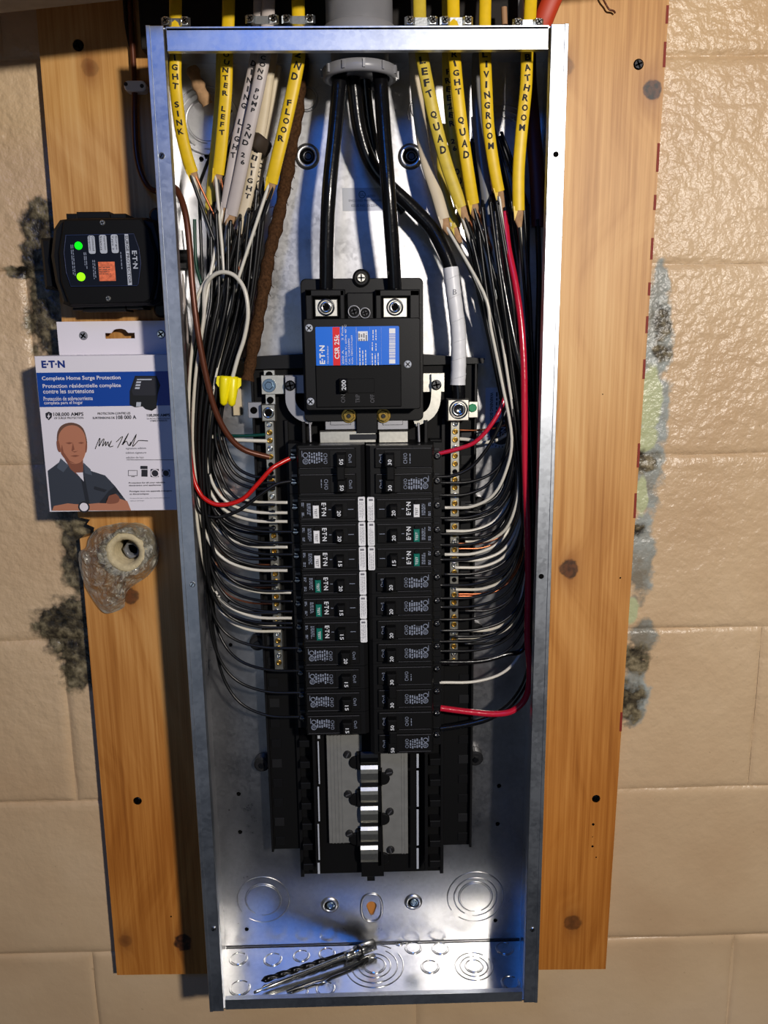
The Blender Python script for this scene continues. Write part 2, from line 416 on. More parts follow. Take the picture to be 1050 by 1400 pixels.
def single(name, mb, m, label, cat, group=None):
    """a thing that is one mesh, its origin at its base"""
    lo = Vector((sum(v.x for v in mb.v)/len(mb.v), max(v.y for v in mb.v), min(v.z for v in mb.v)))
    e = bpy.data.objects.new('tmp', None); e.location = lo
    o = mb.build(name, m, e); o.parent = None; o.location = lo; bpy.data.objects.remove(e)
    return tag(o, label, cat, group)
def spline(pts, step=4):
    """Catmull-Rom through Vectors"""
    out = []; n = len(pts)
    for i in range(n-1):
        p0 = pts[max(i-1, 0)]; p1 = pts[i]; p2 = pts[i+1]; p3 = pts[min(i+2, n-1)]
        for k in range(step):
            t = k/step
            out.append(.5*((2*p1)+(p2-p0)*t+(2*p0-5*p1+4*p2-p3)*t*t+(3*p1-p0-3*p2+p3)*t**3))
    out.append(pts[-1]); return out
def wirepath(l, step=5): return spline([P(*q) for q in l], step)
# ---------------------------------------------------------------- lettering
_tc = {}
def glyphs(s, bold=0.0, sx=1.0):
    key = (s, bold, sx)
    if key not in _tc:
        c = bpy.data.curves.new('t', 'FONT'); c.body = s; c.size = 1; c.offset = bold; c.resolution_u = 2
        o = bpy.data.objects.new('t', c); COL.objects.link(o)
        bpy.context.view_layer.update()
        me = o.evaluated_get(bpy.context.evaluated_depsgraph_get()).to_mesh()
        vs = [(v.co.x*sx, v.co.y) for v in me.vertices]; fs = [tuple(p.vertices) for p in me.polygons]
        o.to_mesh_clear() if hasattr(o, 'to_mesh_clear') else None
        bpy.data.objects.remove(o); bpy.data.curves.remove(c)
        if vs:
            x0 = min(v[0] for v in vs); x1 = max(v[0] for v in vs); y0 = min(v[1] for v in vs); y1 = max(v[1] for v in vs)
        else: x0 = x1 = y0 = y1 = 0
        _tc[key] = ([(v[0]-(x0+x1)/2, v[1]-(y0+y1)/2) for v in vs], fs, x1-x0, y1-y0)
    return _tc[key]
DIRS = {'h': (Vector((1, 0, 0)), Vector((0, 0, 1))), 'ccw': (Vector((0, 0, 1)), Vector((-1, 0, 0))), 'cw': (Vector((0, 0, -1)), Vector((1, 0, 0)))}
def text(mb, s, c, length=None, height=None, d='h', bold=0.0, dirs=None, align='c'):
    """centre c; fit to length along the reading direction and height across it"""
    vs, fs, w, h = glyphs(s, bold)
    if not vs: return
    kx = length/w if length else height/h
    ky = height/h if height else kx
    dx, dy = dirs or DIRS[d]; c = Vector(c)
    if align == 'l': c = c+dx*(w*kx/2)
    mb.add([c+dx*(x*kx)+dy*(y*ky) for x, y in vs], fs)
def fine_lines(mb, c, length, height, n, d='h', dirs=None, fill=.55):
    """rows of tiny word-like dashes, for print too small to read"""
    dx, dy = dirs or DIRS[d]; c = Vector(c); rh = height/n
    for r in range(n):
        yy = (n-1)/2-r; x = -length/2; end = length/2*random.uniform(.55, 1)
        while x < end:
            wl = random.uniform(.6, 2.2)*rh*1.2; wl = min(wl, end-x)
            p = c+dy*(yy*rh)+dx*x
            a = dy*(rh*fill/2)
            mb.flat([p-a, p-a+dx*wl, p+a+dx*wl, p+a]); x += wl+rh*.55
def screw(root, parent, c, r, m='chrome', name='screw', slot='phillips', h=.0015, label=None, rot=.5):
    mb = MB(); mb.disc(c, r, h, 16, r*.25)
    o = mb.build(name, m, root, parent, label)
    return o
def slots(mb, c, r, rot=.5, cross=True, w=.16):
    for k in range(2 if cross else 1):
        a = rot+k*math.pi/2; d = Vector((math.cos(a), 0, math.sin(a))); q = Vector((-d.z, 0, d.x))
        c = Vector(c); mb.flat([c-d*r*.7-q*r*w, c+d*r*.7-q*r*w, c+d*r*.7+q*r*w, c-d*r*.7+q*r*w])
def full_screw(root, parent, c, r, m='chrome', cross=True, rot=.5, h=.0015, name='screw', label=None, recess='hole'):
    """screw head with its drive slot; the slot is a sub-part only where the head is itself a part"""
    mb = MB(); c = Vector(c); n = 16
    mb.disc(c, r, h, n, r*.25)
    o = mb.build(name, m, root, parent, label)
    mb = MB(); slots(mb, c+Vector((0, -h-.00008, 0)), r, rot, cross)
    if parent is None or parent is root: mb.build('drive_slot', recess, root, o)
    else:
        o.data.materials.append(M[recess]); me = o.data
        import bmesh
        bm = bmesh.new(); bm.from_mesh(me)
        for f in mb.f:
            ff = bm.faces.new([bm.verts.new(mb.v[i]-root.location) for i in f]); ff.material_index = 1
        bm.to_mesh(me); bm.free()
    return o
#==STRUCTURE==
# ---------------------------------------------------------------- block wall
YW = .12
mb = MB(); mb.box(-1.25, 1.25, YW+.0030, YW+.15, -1.75, .75)
wall = mb.build('wall_back', 'painted_block'); tag(wall, 'beige painted concrete block wall', None, None, 'structure')
courses = [.42, .2155, .0116, -.1909, -.395, -.5985, -.803, -1.012, -1.216, -1.42, -1.63]
vj = -.3523
for i in range(len(courses)-1):
    zt, zb = courses[i], courses[i+1]
    off = vj if i % 2 == 1 else vj+.203
    k0 = -3
    for k in range(k0, 4):
        x0 = off+k*.406; x1 = x0+.406
        if x1 < -1.2 or x0 > 1.2: continue
        xa, xb_, za, zb2 = x0+.0002, x1-.0002, zb+.0002, zt-.0002
        NX, NZ = (30, 16) if (x1 > -.62 and x0 < .62) else (4, 3)
        fx = [0, .006, .014, .03]+[.05+.9*k_/(NX-8) for k_ in range(NX-7)]+[.97, .986, .994, 1] if NX > 4 else [0, .02, .98, 1]
        fz = [0, .012, .03, .06]+[.1+.8*k_/(NZ-8) for k_ in range(NZ-7)]+[.94, .97, .988, 1] if NX > 4 else [0, .04, .96, 1]
        vs = []
        for a_ in fz:
            for b_ in fx:
                x = xa+(xb_-xa)*b_; z = za+(zb2-za)*a_
                e_ = min((x-xa), (xb_-x), (z-za), (zb2-z))
                q_ = noise.noise(Vector((x*9, 3.1, z*9)))
                wd = .0045+.0035*q_; dp = (.0026+.0022*noise.noise(Vector((x*6, 9.2, z*6)))) if e_ < .02 else .002
                t_ = max(0, 1-e_/max(.002, wd)); t_ = t_*t_*(3-2*t_)
                y = YW+dp*t_-.0012*noise.noise(Vector((x*14, 0, z*14)))-.0008*noise.noise(Vector((x*40, 5, z*40)))
                vs.append((x, y, z))
        n_ = len(fx)
        mb = MB().add(vs, [(r_*n_+c_, r_*n_+c_+1, (r_+1)*n_+c_+1, (r_+1)*n_+c_) for r_ in range(len(fz)-1) for c_ in range(n_-1)], True)
        mb.add([(xa, YW+.008, za), (xb_, YW+.008, za), (xb_, YW+.008, zb2), (xa, YW+.008, zb2)], [(0, 1, 2, 3)])
        mb.build('block', 'painted_block', wall, wall)
# ---------------------------------------------------------------- plywood board behind the panel
YB = .10
bd = thing('plywood_backboard', (0, YB+.019, -1.03), 'large knotty pine backboard fixed to the block wall behind the steel panel', 'board')
zt = .006
poly = [(-.3066, .30), (-.205, .30), (-.205, zt), (.158, zt), (.158, .30), (.2945, .30), (.3025, .0547), (.2893, -1.038), (.0, -1.032), (-.3161, -1.0272)]
nch = [(-.3128, -.450), (-.300, -.453), (-.304, -.458), (-.296, -.462), (-.2985, -.470), (-.3130, -.474)]
poly = poly+nch[::-1]
MB().prism(poly, YB, YB+.0185).build('board', 'pine', bd)
mb = MB()
z = .05; random.seed(3)
while z > -.74:
    L = random.uniform(.012, .03)
    if random.random() < .8 and not (-.62 < z < -.5):
        x = .3022-(.0547-z)*(.0132/1.093)
        MB().box(x-.0022, x+.0004, YB-.0003, YB+.004, z-L, z).build('red_mark', 'red_marker', bd, label='red marker dash on the board edge')
    z -= L+random.uniform(.008, .03)
for (u, v, r, mm) in [(873, 88, .0052, 'dark_steel'), (815, 1092, .005, 'dark_steel'), (188, 1095, .005, 'dark_steel'), (107, 62, .0055, 'dark_steel')]:
    full_screw(bd, None, P(u, v, YB), r, mm, True, .4, .001)
mb = MB()
for (u, v, r) in [(811, 1127, .0016), (810, 1157, .0014), (815, 1172, .0008), (848, 790, .001), (234, 1253, .001), (810, 1144, .0006), (824, 539, .0006)]:
    mb.disc(P(u, v, YB), r, .0003, 10)
mb.build('nail_holes', 'hole', bd)
# beam, and an added near-black block painting the shaded gap above the panel
mb = MB()
a = P(0, 18, -.02); b = P(165, 0, -.02); sl = (b.z-a.z)/(b.x-a.x)
def bz(x): return a.z+(x-a.x)*sl
mb.add([(x, y, bz(x)+dz) for x in (-.75, .6) for y in (-.045, -.02) for dz in (0, .16)],
       [(0, 1, 3, 2), (4, 5, 7, 6), (0, 1, 5, 4), (2, 3, 7, 6), (0, 2, 6, 4), (1, 3, 7, 5)])
beam = mb.build('ceiling_beam', 'paint_beam'); tag(beam, 'pale beam crossing the wall above the panel', None, None, 'structure'); beam.name = 'trim_1'
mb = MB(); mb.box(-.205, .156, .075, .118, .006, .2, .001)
single('shade_block', mb, 'gap_shade', 'near-black stand-in block for the shaded gap directly above the steel panel', 'shade block')
#==PANEL==
# ---------------------------------------------------------------- steel enclosure
W2, H, D = .1815, .990, .098
pn = thing('panel_enclosure', (0, D, -H), 'tall galvanized steel electrical panel box without its cover', 'panel box')
t = .0012
kx, kz = P(508, 1238, D).x, P(508, 1238, D).z
# back sheet with a real keyhole
def ring_hole(outer, inner, y0, y1, mb):
    n = len(inner); 
    vs = [(p[0], y0, p[1]) for p in outer]+[(p[0], y0, p[1]) for p in inner]+[(p[0], y1, p[1]) for p in inner]
    fs = [(i, (i+1) % n, n+(i+1) % n, n+i) for i in range(n)]+[(n+i, n+(i+1) % n, 2*n+(i+1) % n, 2*n+i) for i in range(n)]
    mb.add(vs, fs)
keyh = []
for k in range(24):
    a = 2*math.pi*k/24; 
    x = math.cos(a); zz = math.sin(a)
    if zz > -.35: keyh.append((kx+x*.0062, kz+.001+zz*.0062))
    else: keyh.append((kx+x*.0034*1.1, kz+.001-.0135*abs(zz)**.5*.95))
hw, hh = .02, .026
sq = []
for k in range(24):
    a = 2*math.pi*k/24; x, zz = math.cos(a), math.sin(a); m_ = max(abs(x), abs(zz)); sq.append((kx+x/m_*hw, kz+zz/m_*hh))
mb = MB(); ring_hole(sq, keyh, D-.002, D+.001, mb)
x0, x1, z0, z1 = kx-hw, kx+hw, kz-hh, kz+hh
e = D-.002
W3 = W2-t
for (a0, a1, b0, b1) in [(-W3, x0, -H+t, -t), (x1, W3, -H+t, -t), (x0, x1, -H+t, z0), (x0, x1, z1, -t)]:
    mb.add([(a0, e, b0), (a1, e, b0), (a1, e, b1), (a0, e, b1)], [(0, 1, 2, 3)])
    mb.add([(a0, D, b0), (a1, D, b0), (a1, D, b1), (a0, D, b1)], [(0, 1, 2, 3)])
mb.build('back_plate', 'galv', pn)
DB = D-.002
MB().box(-W2, W2, .0025, D, -t, 0).build('top_wall', 'galv', pn)
MB().box(-W2, W2, .0025, D, -H, -H+t).build('bottom_wall', 'galv_floor', pn)
for s in (-1, 1):
    mb = MB(); mb.box(s*W2, s*(W2-t), .001, D, -H, 0); mb.build('side_wall', 'galv', pn)
    mb = MB()
    mb.box(s*W2, s*(W2-.0145), 0, .0012, -H-.001, .001, .0004)
    mb.box(s*(W2-.0145), s*(W2-.0137), .0004, .010, -H, 0)
    mb.box(s*(W2+.0006), s*(W2-.003), -.0006, .002, -H-.001, .0012, .0004)
    rim = mb.build('side_rim', 'galv_rim', pn)
    for (ul, ur, v) in ([(221, 0, 213), (263, 0, 799), (292, 0, 1270)] if s < 0 else [(760, 0, 211), (740, 0, 788), (728, 0, 1271)]):
        c = P(ul, v, 0)
        if (v == 211 or v == 788): MB().disc((c.x, 0, c.z), .0026, .0003, 14).build('screw_hole', 'hole', pn, rim)
        else: full_screw(pn, rim, (c.x, 0, c.z), .0028, 'chrome', False, 1.0, .0012)
mb = MB(); mb.box(-W2+.0165, W2-.0165, .001, .0022, -.0185, -.0005, .0004); mb.box(-W2+.0165, W2-.0165, .001, .005, -.0025, .0003)
mb.box(-W2+.0165, W2-.0165, .001, .008, -.0187, -.0180)
mb.build('top_rim', 'galv_rim', pn)
mb = MB(); mb.box(-W2+.0165, W2-.0165, .001, .0022, -H, -H+.0125, .0004); mb.box(-W2+.0165, W2-.0165, .001, .007, -H+.012, -H+.0127)
mb.build('bottom_rim', 'galv_rim', pn)
# knockouts
def knock(c, radii, axis=(0, -1, 0), m='galv'):
    mb = MB(); c = Vector(c)
    for i, r in enumerate(radii):
        mb.torus(c, r, .0008, axis, 40, 5, .15+i*.5, 2*math.pi-.25+i*.5)
    mb.disc(c-Vector(axis)*.0012, radii[-1]-.0012, .0018, 32, .0008, axis)
    mb.build('knockout', m, pn)
for (u, v, rr) in [(360, 1230, (.031, .0215)), (650, 1226, (.034, .026, .0205)), (283, 165, (.031, .026, .0205)), (687, 190, (.031, .026, .0205))]:
    knock(P(u, v, DB), rr)
for (u, v) in [(418, 135), (578, 148)]:
    q = P(u, v, DB); mb = MB(); mb.torus(q, .0115, .0009, (0, -1, 0), 28, 5); mb.disc(q, .0102, .0012, 26, .0006)
    mb.torus(q+Vector((0, 0, -.004)), .0150, .0007, (0, -1, 0), 28, 5, 3.6, 6.0); mb.build('knockout', 'galv', pn)
ZB = -H+t
for (u, v, rr) in [(326, 1311, (.0105,)), (373, 1312, (.0105,)), (412, 1307, (.0095,)), (447, 1304, (.0095,)), (328, 1351, (.0115,)), (445, 1352, (.0105,)),
                   (409, 1356, (.010,)), (512, 1320, (.034, .027, .019, .013)), (565, 1296, (.010,)), (602, 1297, (.010,)), (588, 1322, (.0105,)), (648, 1321, (.022, .016, .0105)),
                   (690, 1297, (.0105,)), (698, 1344, (.0105,)), (546, 1289, (.005,))]:
    knock(PZ(u, v, ZB), rr, (0, 0, 1), 'galv_floor')
# seam bead in the floor corner, bosses, holes
mb = MB(); mb.tube([Vector((-W2+.002, DB-.0004, -H+.0025)), Vector((W2-.002, DB-.0004, -H+.0025))], .0007, seg=6); mb.build('corner_seam', 'dark_metal', pn)
for (u, v, rs, mm) in [(420, 214, .0125, 'dark_metal'), (561, 214, .0125, 'dark_metal'), (451, 1237, .011, 'zinc_blue'), (565, 1233, .011, 'zinc_blue')]:
    q = P(u, v, DB); mb = MB()
    mb.lathe(q, [(rs, 0), (rs*.86, .0022), (rs*.62, .0028), (rs*.56, .001)], n=28); bo = mb.build('mounting_boss', 'galv', pn)
    mb = MB(); mb.disc(q, rs*.57, .0008, 20); mb.build('boss_hole', 'hole', pn, bo)
    mb = MB(); mb.torus(q+Vector((.001, -.0012, 0)), rs*.36, rs*.1, n=20, m=6); mb.disc(q+Vector((.001, 0, 0)), rs*.26, .0018, 12, .0004); mb.build('boss_screw', mm, pn, bo)
mb = MB(); q = P(508, 1241, DB)
rr_ = [(q.x+.0125*math.copysign(abs(math.cos(a))**.8, math.cos(a)), q.z+.019*math.copysign(abs(math.sin(a))**.8, math.sin(a))) for a in [k*2*math.pi/28 for k in range(28)]]
mb.tube([Vector((x, DB-.0003, z)) for x, z in rr_+[rr_[0]]], .0016, seg=6, caps=False); mb.build('keyhole_rim', 'galv', pn)
for (u, v, r) in [(326, 1085, .0022), (328, 1137, .0022), (682, 1074, .0022), (680, 1126, .0022), (313, 1107, .0004), (677, 1258, .0022), (337, 1270, .0022), (315, 881, .0018), (690, 322, .003), (312, 822, .001), (275, 217, .002), (282, 213, .002)]:
    q = P(u, v, DB); mb = MB(); mb.disc(q, r, .0003, 14); mb.torus(q+Vector((0, 0, -.0003)), r*1.1, .0004, n=14, m=4, a0=0, a1=3.1); mb.build('screw_hole', 'hole', pn)
# stickers on the back
mat('foil', (.62, .63, .66), .35, .8)
st = thing('certification_sticker', P(496, 288, DB-.0002), 'small silver certification sticker with a round mark high on the back plate', 'sticker')
MB().pbox(468, 257, 526, 288, DB-.0004, DB-.0001).build('label_sheet', 'foil', st)
mb = MB(); yy = DB-.0006
mb.torus(P(495, 266, yy), .0032, .0003, n=20, m=4); text(mb, 'UL', P(495, 266, yy), height=.0026); text(mb, 'LISTED', P(507, 268, yy), length=.009)
text(mb, 'ENCLOSED PANELBOARD', P(500, 274, yy), length=.034); text(mb, 'ISSUE NO. D-2204', P(498, 281, yy), length=.026)
mb.build('lettering', 'carton_ink', st)
bs = thing('warning_label', P(685, 612, DB-.0002), 'pale blue label with black round seal low on the right back plate', 'sticker')
MB().pbox(664, 530, 706, 612, DB-.0004, DB-.0001).build('label_sheet', 'label_grey', bs)
mb = MB(); text(mb, 'WARNING BOX', P(672, 556, yy), length=.030, height=.0035, d='cw', bold=.02)
for k in range(4): fine_lines(mb, P(679+k*4, 553, yy), .026, .0026, 1, 'cw')
mb.disc(P(685, 592, yy), .0125, .0002, 30)
for k in range(26):
    a = k*2*math.pi/26; c = P(685, 592, yy)+Vector((math.cos(a), 0, math.sin(a)))*.015; d = Vector((math.cos(a), 0, math.sin(a))); q = Vector((-d.z, 0, d.x))
    mb.flat([c-d*.001-q*.0005, c+d*.001-q*.0005, c+d*.001+q*.0005, c-d*.001+q*.0005])
mb.build('lettering', 'carton_ink', bs)
mb = MB(); text(mb, 'BR', P(680, 592, yy-.0004), length=.007, d='ccw', bold=.02); text(mb, 'ON', P(688, 591, yy-.0004), length=.011, d='ccw', bold=.02)
mb.build('seal_lettering', 'label_grey', bs)
# rust spots are part of the box
mb = MB(); random.seed(5)
for k in range(14):
    q = PZ(446+random.gauss(0, 4), 1306-random.gauss(0, 4), ZB); mb.disc(q, random.uniform(.0005, .0018), .0001, 7, axis=(0, 0, 1))
mb.build('rust_spots', 'rust', pn)
#==CHASSIS==
# ---------------------------------------------------------------- black plastic chassis with bus bars
YC = .074
ch = thing('interior_chassis', (0, DB, -.8755), 'black plastic chassis carrying the breakers and bus stabs', 'chassis')
MB().prism([(-.116, -.288), (-.116, -.842), (-.083, -.842), (-.083, -.8755), (.083, -.8755), (.083, -.842), (.113, -.842), (.117, -.288)], YC, DB-.001, .001).build('base', 'black_matte', ch)
mb = MB()
for s in (-1, 1):
    mb.box(s*.083, s*.079, .069, YC, -.8755, -.345, .0006)
    mb.box(s*.115, s*.1125, .066, YC, -.84, -.29, .0005)
    mb.box(s*.0635, s*.060, .05, YC, -.857, -.345, .0005)
    for k in range(20):
        z = -.37-k*.0256
        mb.box(s*.0785, s*.0665, .060, YC, z-.004, z+.004, .0006)
mb.build('rails', 'black_plastic', ch)
mb = MB()
for s in (-1, 1):
    for k in range(21):
        z = -.36-k*.0245
        if z > -.83: MB().box(s*.111, s*.100, .0728, YC, z, z-.010, .0002).build('slot_cover', 'black_raised' if k % 3 == 0 else 'black_plastic', ch)
MB().prism([(-.125, -.281), (-.06, -.278), (.06, -.280), (.123, -.285), (.122, -.290), (-.116, -.293)], .068, YC+.01, .0005).build('top_lip', 'black_plastic', ch)
def platepx(u0, v0, u1, v1, y, name, m, b=.0005, d=.001, parent=None):
    mb = MB(); mb.pbox(u0, v0, u1, v1, y, y+d, b); return mb.build(name, m, ch, parent)
a = P(446, 1006, .066); b = P(498, 1152, .066)
mb = MB(); mb.box(a.x, b.x, .066, .069, a.z, b.z, .0004); 
for k in range(4): mb.box(a.x+.004+k*.004, a.x+.005+k*.004, .0655, .067, a.z, b.z)
mb.build('bus_cover', 'busbar_grey', ch)
a = P(520, 1028, .066); b = P(558, 1167, .066)
mb = MB(); mb.box(a.x, b.x, .066, .069, a.z, b.z, .0004); mb.box(b.x-.007, b.x-.006, .0655, .067, a.z, b.z); mb.box(b.x-.004, b.x-.003, .0655, .067, a.z, b.z)
mb.build('bus_cover', 'busbar_grey', ch)
# black keeper strip between, stabs
mb = MB(); mb.prism([(P(495, 1000, .06).x, -.66), (P(519, 1000, .06).x, -.66), (.0135, -.871), (-.0125, -.871)], .060, YC, .001)
mb.build('centre_spine', 'black_matte', ch)
for i, (v0, v1) in enumerate([(1029, 1048), (1048, 1074), (1078, 1101), (1104, 1129), (1132, 1155), (1158, 1183)]):
    a = P(493, v0, .055); b = P(517, v1, .055); bow = .004
    x0, x1, z0, z1 = a.x, b.x, b.z, a.z
    mb = MB(); prof = [(.0, .003), (.15, .0005), (.35, 0), (.7, .0012), (.9, .004), (1, .007)]
    vs = []; 
    for (tt, dy) in prof:
        z = z1+(z0-z1)*tt
        vs += [(x0, .054+dy, z), (x1, .054+dy, z), (x1, .056+dy, z), (x0, .056+dy, z)]
    n = len(prof); fs = [(0, 1, 2, 3), (4*n-4, 4*n-3, 4*n-2, 4*n-1)]
    for k in range(n-1):
        for j in range(4): fs.append((4*k+j, 4*k+(j+1) % 4, 4*k+4+(j+1) % 4, 4*k+4+j))
    mb.add(vs, fs); mb.build('bus_stab', 'lug_metal' if i else 'dark_metal', ch)
    s = 1 if i % 2 else -1
    mb = MB(); cc = P(505+s*14, (v0+v1)/2+2, .062)
    mb.box(cc.x-.0028, cc.x+.0028, .060, .067, cc.z-.010, cc.z+.010, .001); mb.disc((cc.x+s*.004, .067, cc.z-.003), .0075, .004, 18, .001)
    mb.build('stab_insulator', 'black_matte', ch)
for (u, v) in [(475, 1031), (476, 1085), (478, 1139), (532, 1055), (533, 1109), (534, 1161)]:
    q = P(u, v, .066); full_screw(ch, None, q, .0045, 'black_raised', False, random.uniform(0, 3), .003, recess='dim_print')
for u0, u1, v0, v1, L in [(434, 437.5, 1006, 1195, [1012, 1074, 1125, 1178]), (569.5, 572.5, 1031, 1188, [1052, 1105, 1158])]:
    ed = [v0]+sum([[x-2, x+2] for x in L], [])+[v1]
    for k in range(0, len(ed), 2):
        platepx(u0, ed[k], u1, ed[k+1], .0495, 'white_strip', 'label_grey', .0002, .0008)
mb = MB(); q = P(507, 1187, .07)
mb.prism([(q.x-.011, q.z+.006), (q.x+.011, q.z+.006), (q.x+.009, q.z), (q.x+.0045, q.z-.004), (q.x+.0045, q.z-.016), (q.x-.0045, q.z-.016), (q.x-.0045, q.z-.004), (q.x-.009, q.z)], .068, DB-.003, .001)
mb.build('lower_latch', 'black_plastic', ch)
for (u, v) in [(358, 1045), (650, 1037), (352, 879), (653, 690), (650, 862)]:
    q = P(u, v, .085); mb = MB(); mb.disc((q.x, DB-.001, q.z), .009, .012, 24, .002); o = mb.build('washer', 'black_raised', ch)
    mb = MB(); mb.disc((q.x, DB-.013, q.z), .0035, .002, 6, .0004); mb.box(q.x-.0005, q.x+.0005, DB-.0156, DB-.0148, q.z-.003, q.z+.003); mb.build('bolt_head', 'dark_metal', ch, o)
# straps and plates under and beside the main breaker
def strap(pts, w, y0, y1, name, m):
    mb = MB(); pp = spline([P(u, v, y0) for u, v in pts], 5); L = []; R = []
    for i, p in enumerate(pp):
        T = (pp[min(i+1, len(pp)-1)]-pp[max(0, i-1)]).normalized(); sd = Vector((-T.z, 0, T.x)); L.append(p+sd*w/2); R.append(p-sd*w/2)
    n = len(pp); vs = L+R+[v+Vector((0, y1-y0, 0)) for v in L]+[v+Vector((0, y1-y0, 0)) for v in R]
    fs = []
    for i in range(n-1):
        fs += [(i, i+1, n+i+1, n+i), (2*n+i, 2*n+i+1, 3*n+i+1, 3*n+i), (i, i+1, 2*n+i+1, 2*n+i), (n+i, n+i+1, 3*n+i+1, 3*n+i)]
    fs += [(0, n, 3*n, 2*n), (n-1, 2*n-1, 4*n-1, 3*n-1)]
    mb.add(vs, fs); return mb.build(name, m, ch)
platepx(389, 513, 416, 538, .058, 'cross_plate', 'grey_strap', d=.004)
platepx(573, 510, 608, 536, .058, 'cross_plate', 'lug_metal', d=.004)
s1 = strap([(397, 515), (397, 535), (398, 552), (408, 566), (428, 575)], .0098, .053, .056, 'neutral_strap', 'grey_strap')
s2 = strap([(596.5, 511), (596.5, 535), (594, 555), (585, 568), (566, 577)], .0098, .053, .056, 'neutral_strap', 'lug_metal')
full_screw(ch, s1, P(397, 527, .053), .0052, 'dark_metal', True, .2, .003); full_screw(ch, s2, P(596.5, 526, .053), .0052, 'chrome', True, .2, .003)
for (u0, u1) in [(444, 487), (516, 558)]:
    p_ = platepx(u0, 556, u1, 587, .050, 'bus_plate', 'grey_strap', d=.003)
    platepx(u0+7, 556, u1-7, 581, .0490, 'plate_step', 'grey_strap', d=.0012, parent=p_)
for (u, v) in [(477, 568), (524, 568)]:
    q = P(u, v, .049); mb = MB(); mb.disc(q, .0075, .0015, 24, .0004); mb.disc(q+Vector((0, -.0015, 0)), .0058, .004, 6, .0006); o = mb.build('brass_nut', 'brass', ch)
    mb = MB(); mb.disc(q+Vector((0, -.0055, 0)), .0022, .0015, 14, .0004); mb.build('stud', 'dark_metal', ch, o)
for (u0, u1) in [(437, 514), (518, 558)]:
    platepx(u0, 590, u1, 605, .046, 'bus_shelf', 'lug_metal', d=.01)
mb = MB(); a = P(478, 594, .0455); b = P(515, 601, .0455); mb.box(a.x, b.x, .0455, .0462, a.z, b.z, .0002); mb.build('shelf_mark', 'dark_metal', ch)
platepx(487, 556, 516, 592, .044, 'bus_divider', 'black_plastic', d=.02)
for u in (423.5, 572): 
    mb = MB(); q0 = P(u, 578, .045); q1 = P(u+1, 604, .045); mb.tube([q0, q1], .0014, seg=6); mb.build('link_rod', 'grey_strap', ch)
#==BREAKERS==
# ---------------------------------------------------------------- main breaker
mk = thing('main_breaker', P(497, 560, .072), 'large black 200 amp main breaker with blue and red label', 'breaker')
a = P(410, 381, .045); b = P(579, 445, .045)
def rrect(x0, x1, z0, z1, r, n=5):
    o = []
    for (cx, cz, a0) in [(x1-r, z1-r, 0), (x0+r, z1-r, 90), (x0+r, z0+r, 180), (x1-r, z0+r, 270)]:
        for k in range(n+1):
            t_ = math.radians(a0+90*k/n); o.append((cx+r*math.cos(t_), cz+r*math.sin(t_)))
    return o
MB().prism(rrect(a.x, b.x, -.345, a.z, .005), .048, .072, .001).build('base', 'black_plastic', mk)
mb = MB()  # lug bays
yb = .030
for (u0, u1) in [(417, 428), (464, 472), (560, 574), (513, 522)]:
    p0 = P(u0, 396, yb); p1 = P(u1, 444, yb); mb.box(p0.x, p1.x, yb, .048, p1.z, p0.z, .001)
for (u0, u1) in [(417, 472), (513, 574)]:
    p0 = P(u0, 396, yb); p1 = P(u1, 405, yb); mb.box(p0.x, p1.x, yb, .048, p1.z, p0.z, .001)
p0 = P(474, 400, .036); p1 = P(511, 440, .036); mb.box(p0.x, p1.x, .036, .048, p1.z, p0.z, .001)
mb.build('lug_bay', 'black_plastic', mk)
p0 = P(414.5, 436, .022); p1 = P(575, 559, .022)
MB().prism(rrect(p0.x, p1.x, p1.z, p0.z, .002), .022, .060, .001).build('body', 'black_plastic', mk)
p2 = P(431, 500, .020); p3 = P(549, 556, .020)
MB().box(p2.x, p3.x, .0205, .03, p3.z, p2.z, .0008).build('switch_plate', 'black_matte', mk)
mb = MB()
for (v) in (414, 451, 495, 520): 
    q = P(577, v, .046); mb.box(q.x-.009, q.x-.0003, .046, .05, q.z-.0005, q.z+.0005)
mb.build('ribs', 'black_raised', mk)
for (u0, u1, v0, v1, uc, vc) in [(430, 462, 409, 433, 446, 420), (523.5, 557, 407, 434, 540, 420)]:
    mb = MB(); mb.pbox(u0, v0, u1, v1, .033, .046, .0008); lg = mb.build('lug', 'lug_metal', mk)
    q = P(uc, vc, .033); mb = MB(); mb.lathe(q, [(.0082, 0), (.0080, .0012), (.0066, .0016), (.0064, .0006)], n=28); mb.build('collar', 'dark_metal', mk, lg)
    mb = MB(); mb.lathe(q, [(.0056, 0), (.0054, .0018), (.0034, .0020), (.0030, .0008)], n=24); mb.build('set_screw', 'chrome', mk, lg)
    MB().disc(q, .0032, .0009, 6).build('hex_socket', 'hole', mk, lg)
for (u, v, r) in [(484, 426, .0055), (499, 428, .0048)]:
    q = P(u, v, .036); mb = MB(); mb.torus(q+Vector((0, -.001, 0)), r, .0006, n=24, m=5); o = mb.build('screw_ring', 'grey_strap', mk)
    full_screw(mk, o, q, r*.72, 'dark_metal', True, .3, .001)
q = P(494, 380, .045); mb = MB(); mb.disc((q.x, .064, q.z), .0085, .02, 28, .002); tb = mb.build('mounting_tab', 'black_plastic', mk); full_screw(mk, tb, (q.x, .044, q.z), .0048, 'lug_metal', True, 0, .002, recess='dark_metal')
for (u, v) in [(422.5, 448.5), (424.6, 549), (557.5, 498)]:
    full_screw(mk, None, P(u, v, .022), .0038, 'label_grey', True, .8, .0008, recess='dark_metal')
yl = .0215
p0 = P(431, 447, yl); p1 = P(546, 500, yl)
lb = MB().prism(rrect(p0.x, p1.x, p1.z, p0.z, .0012), yl, .0222).build('rating_label', 'label_blue', mk)
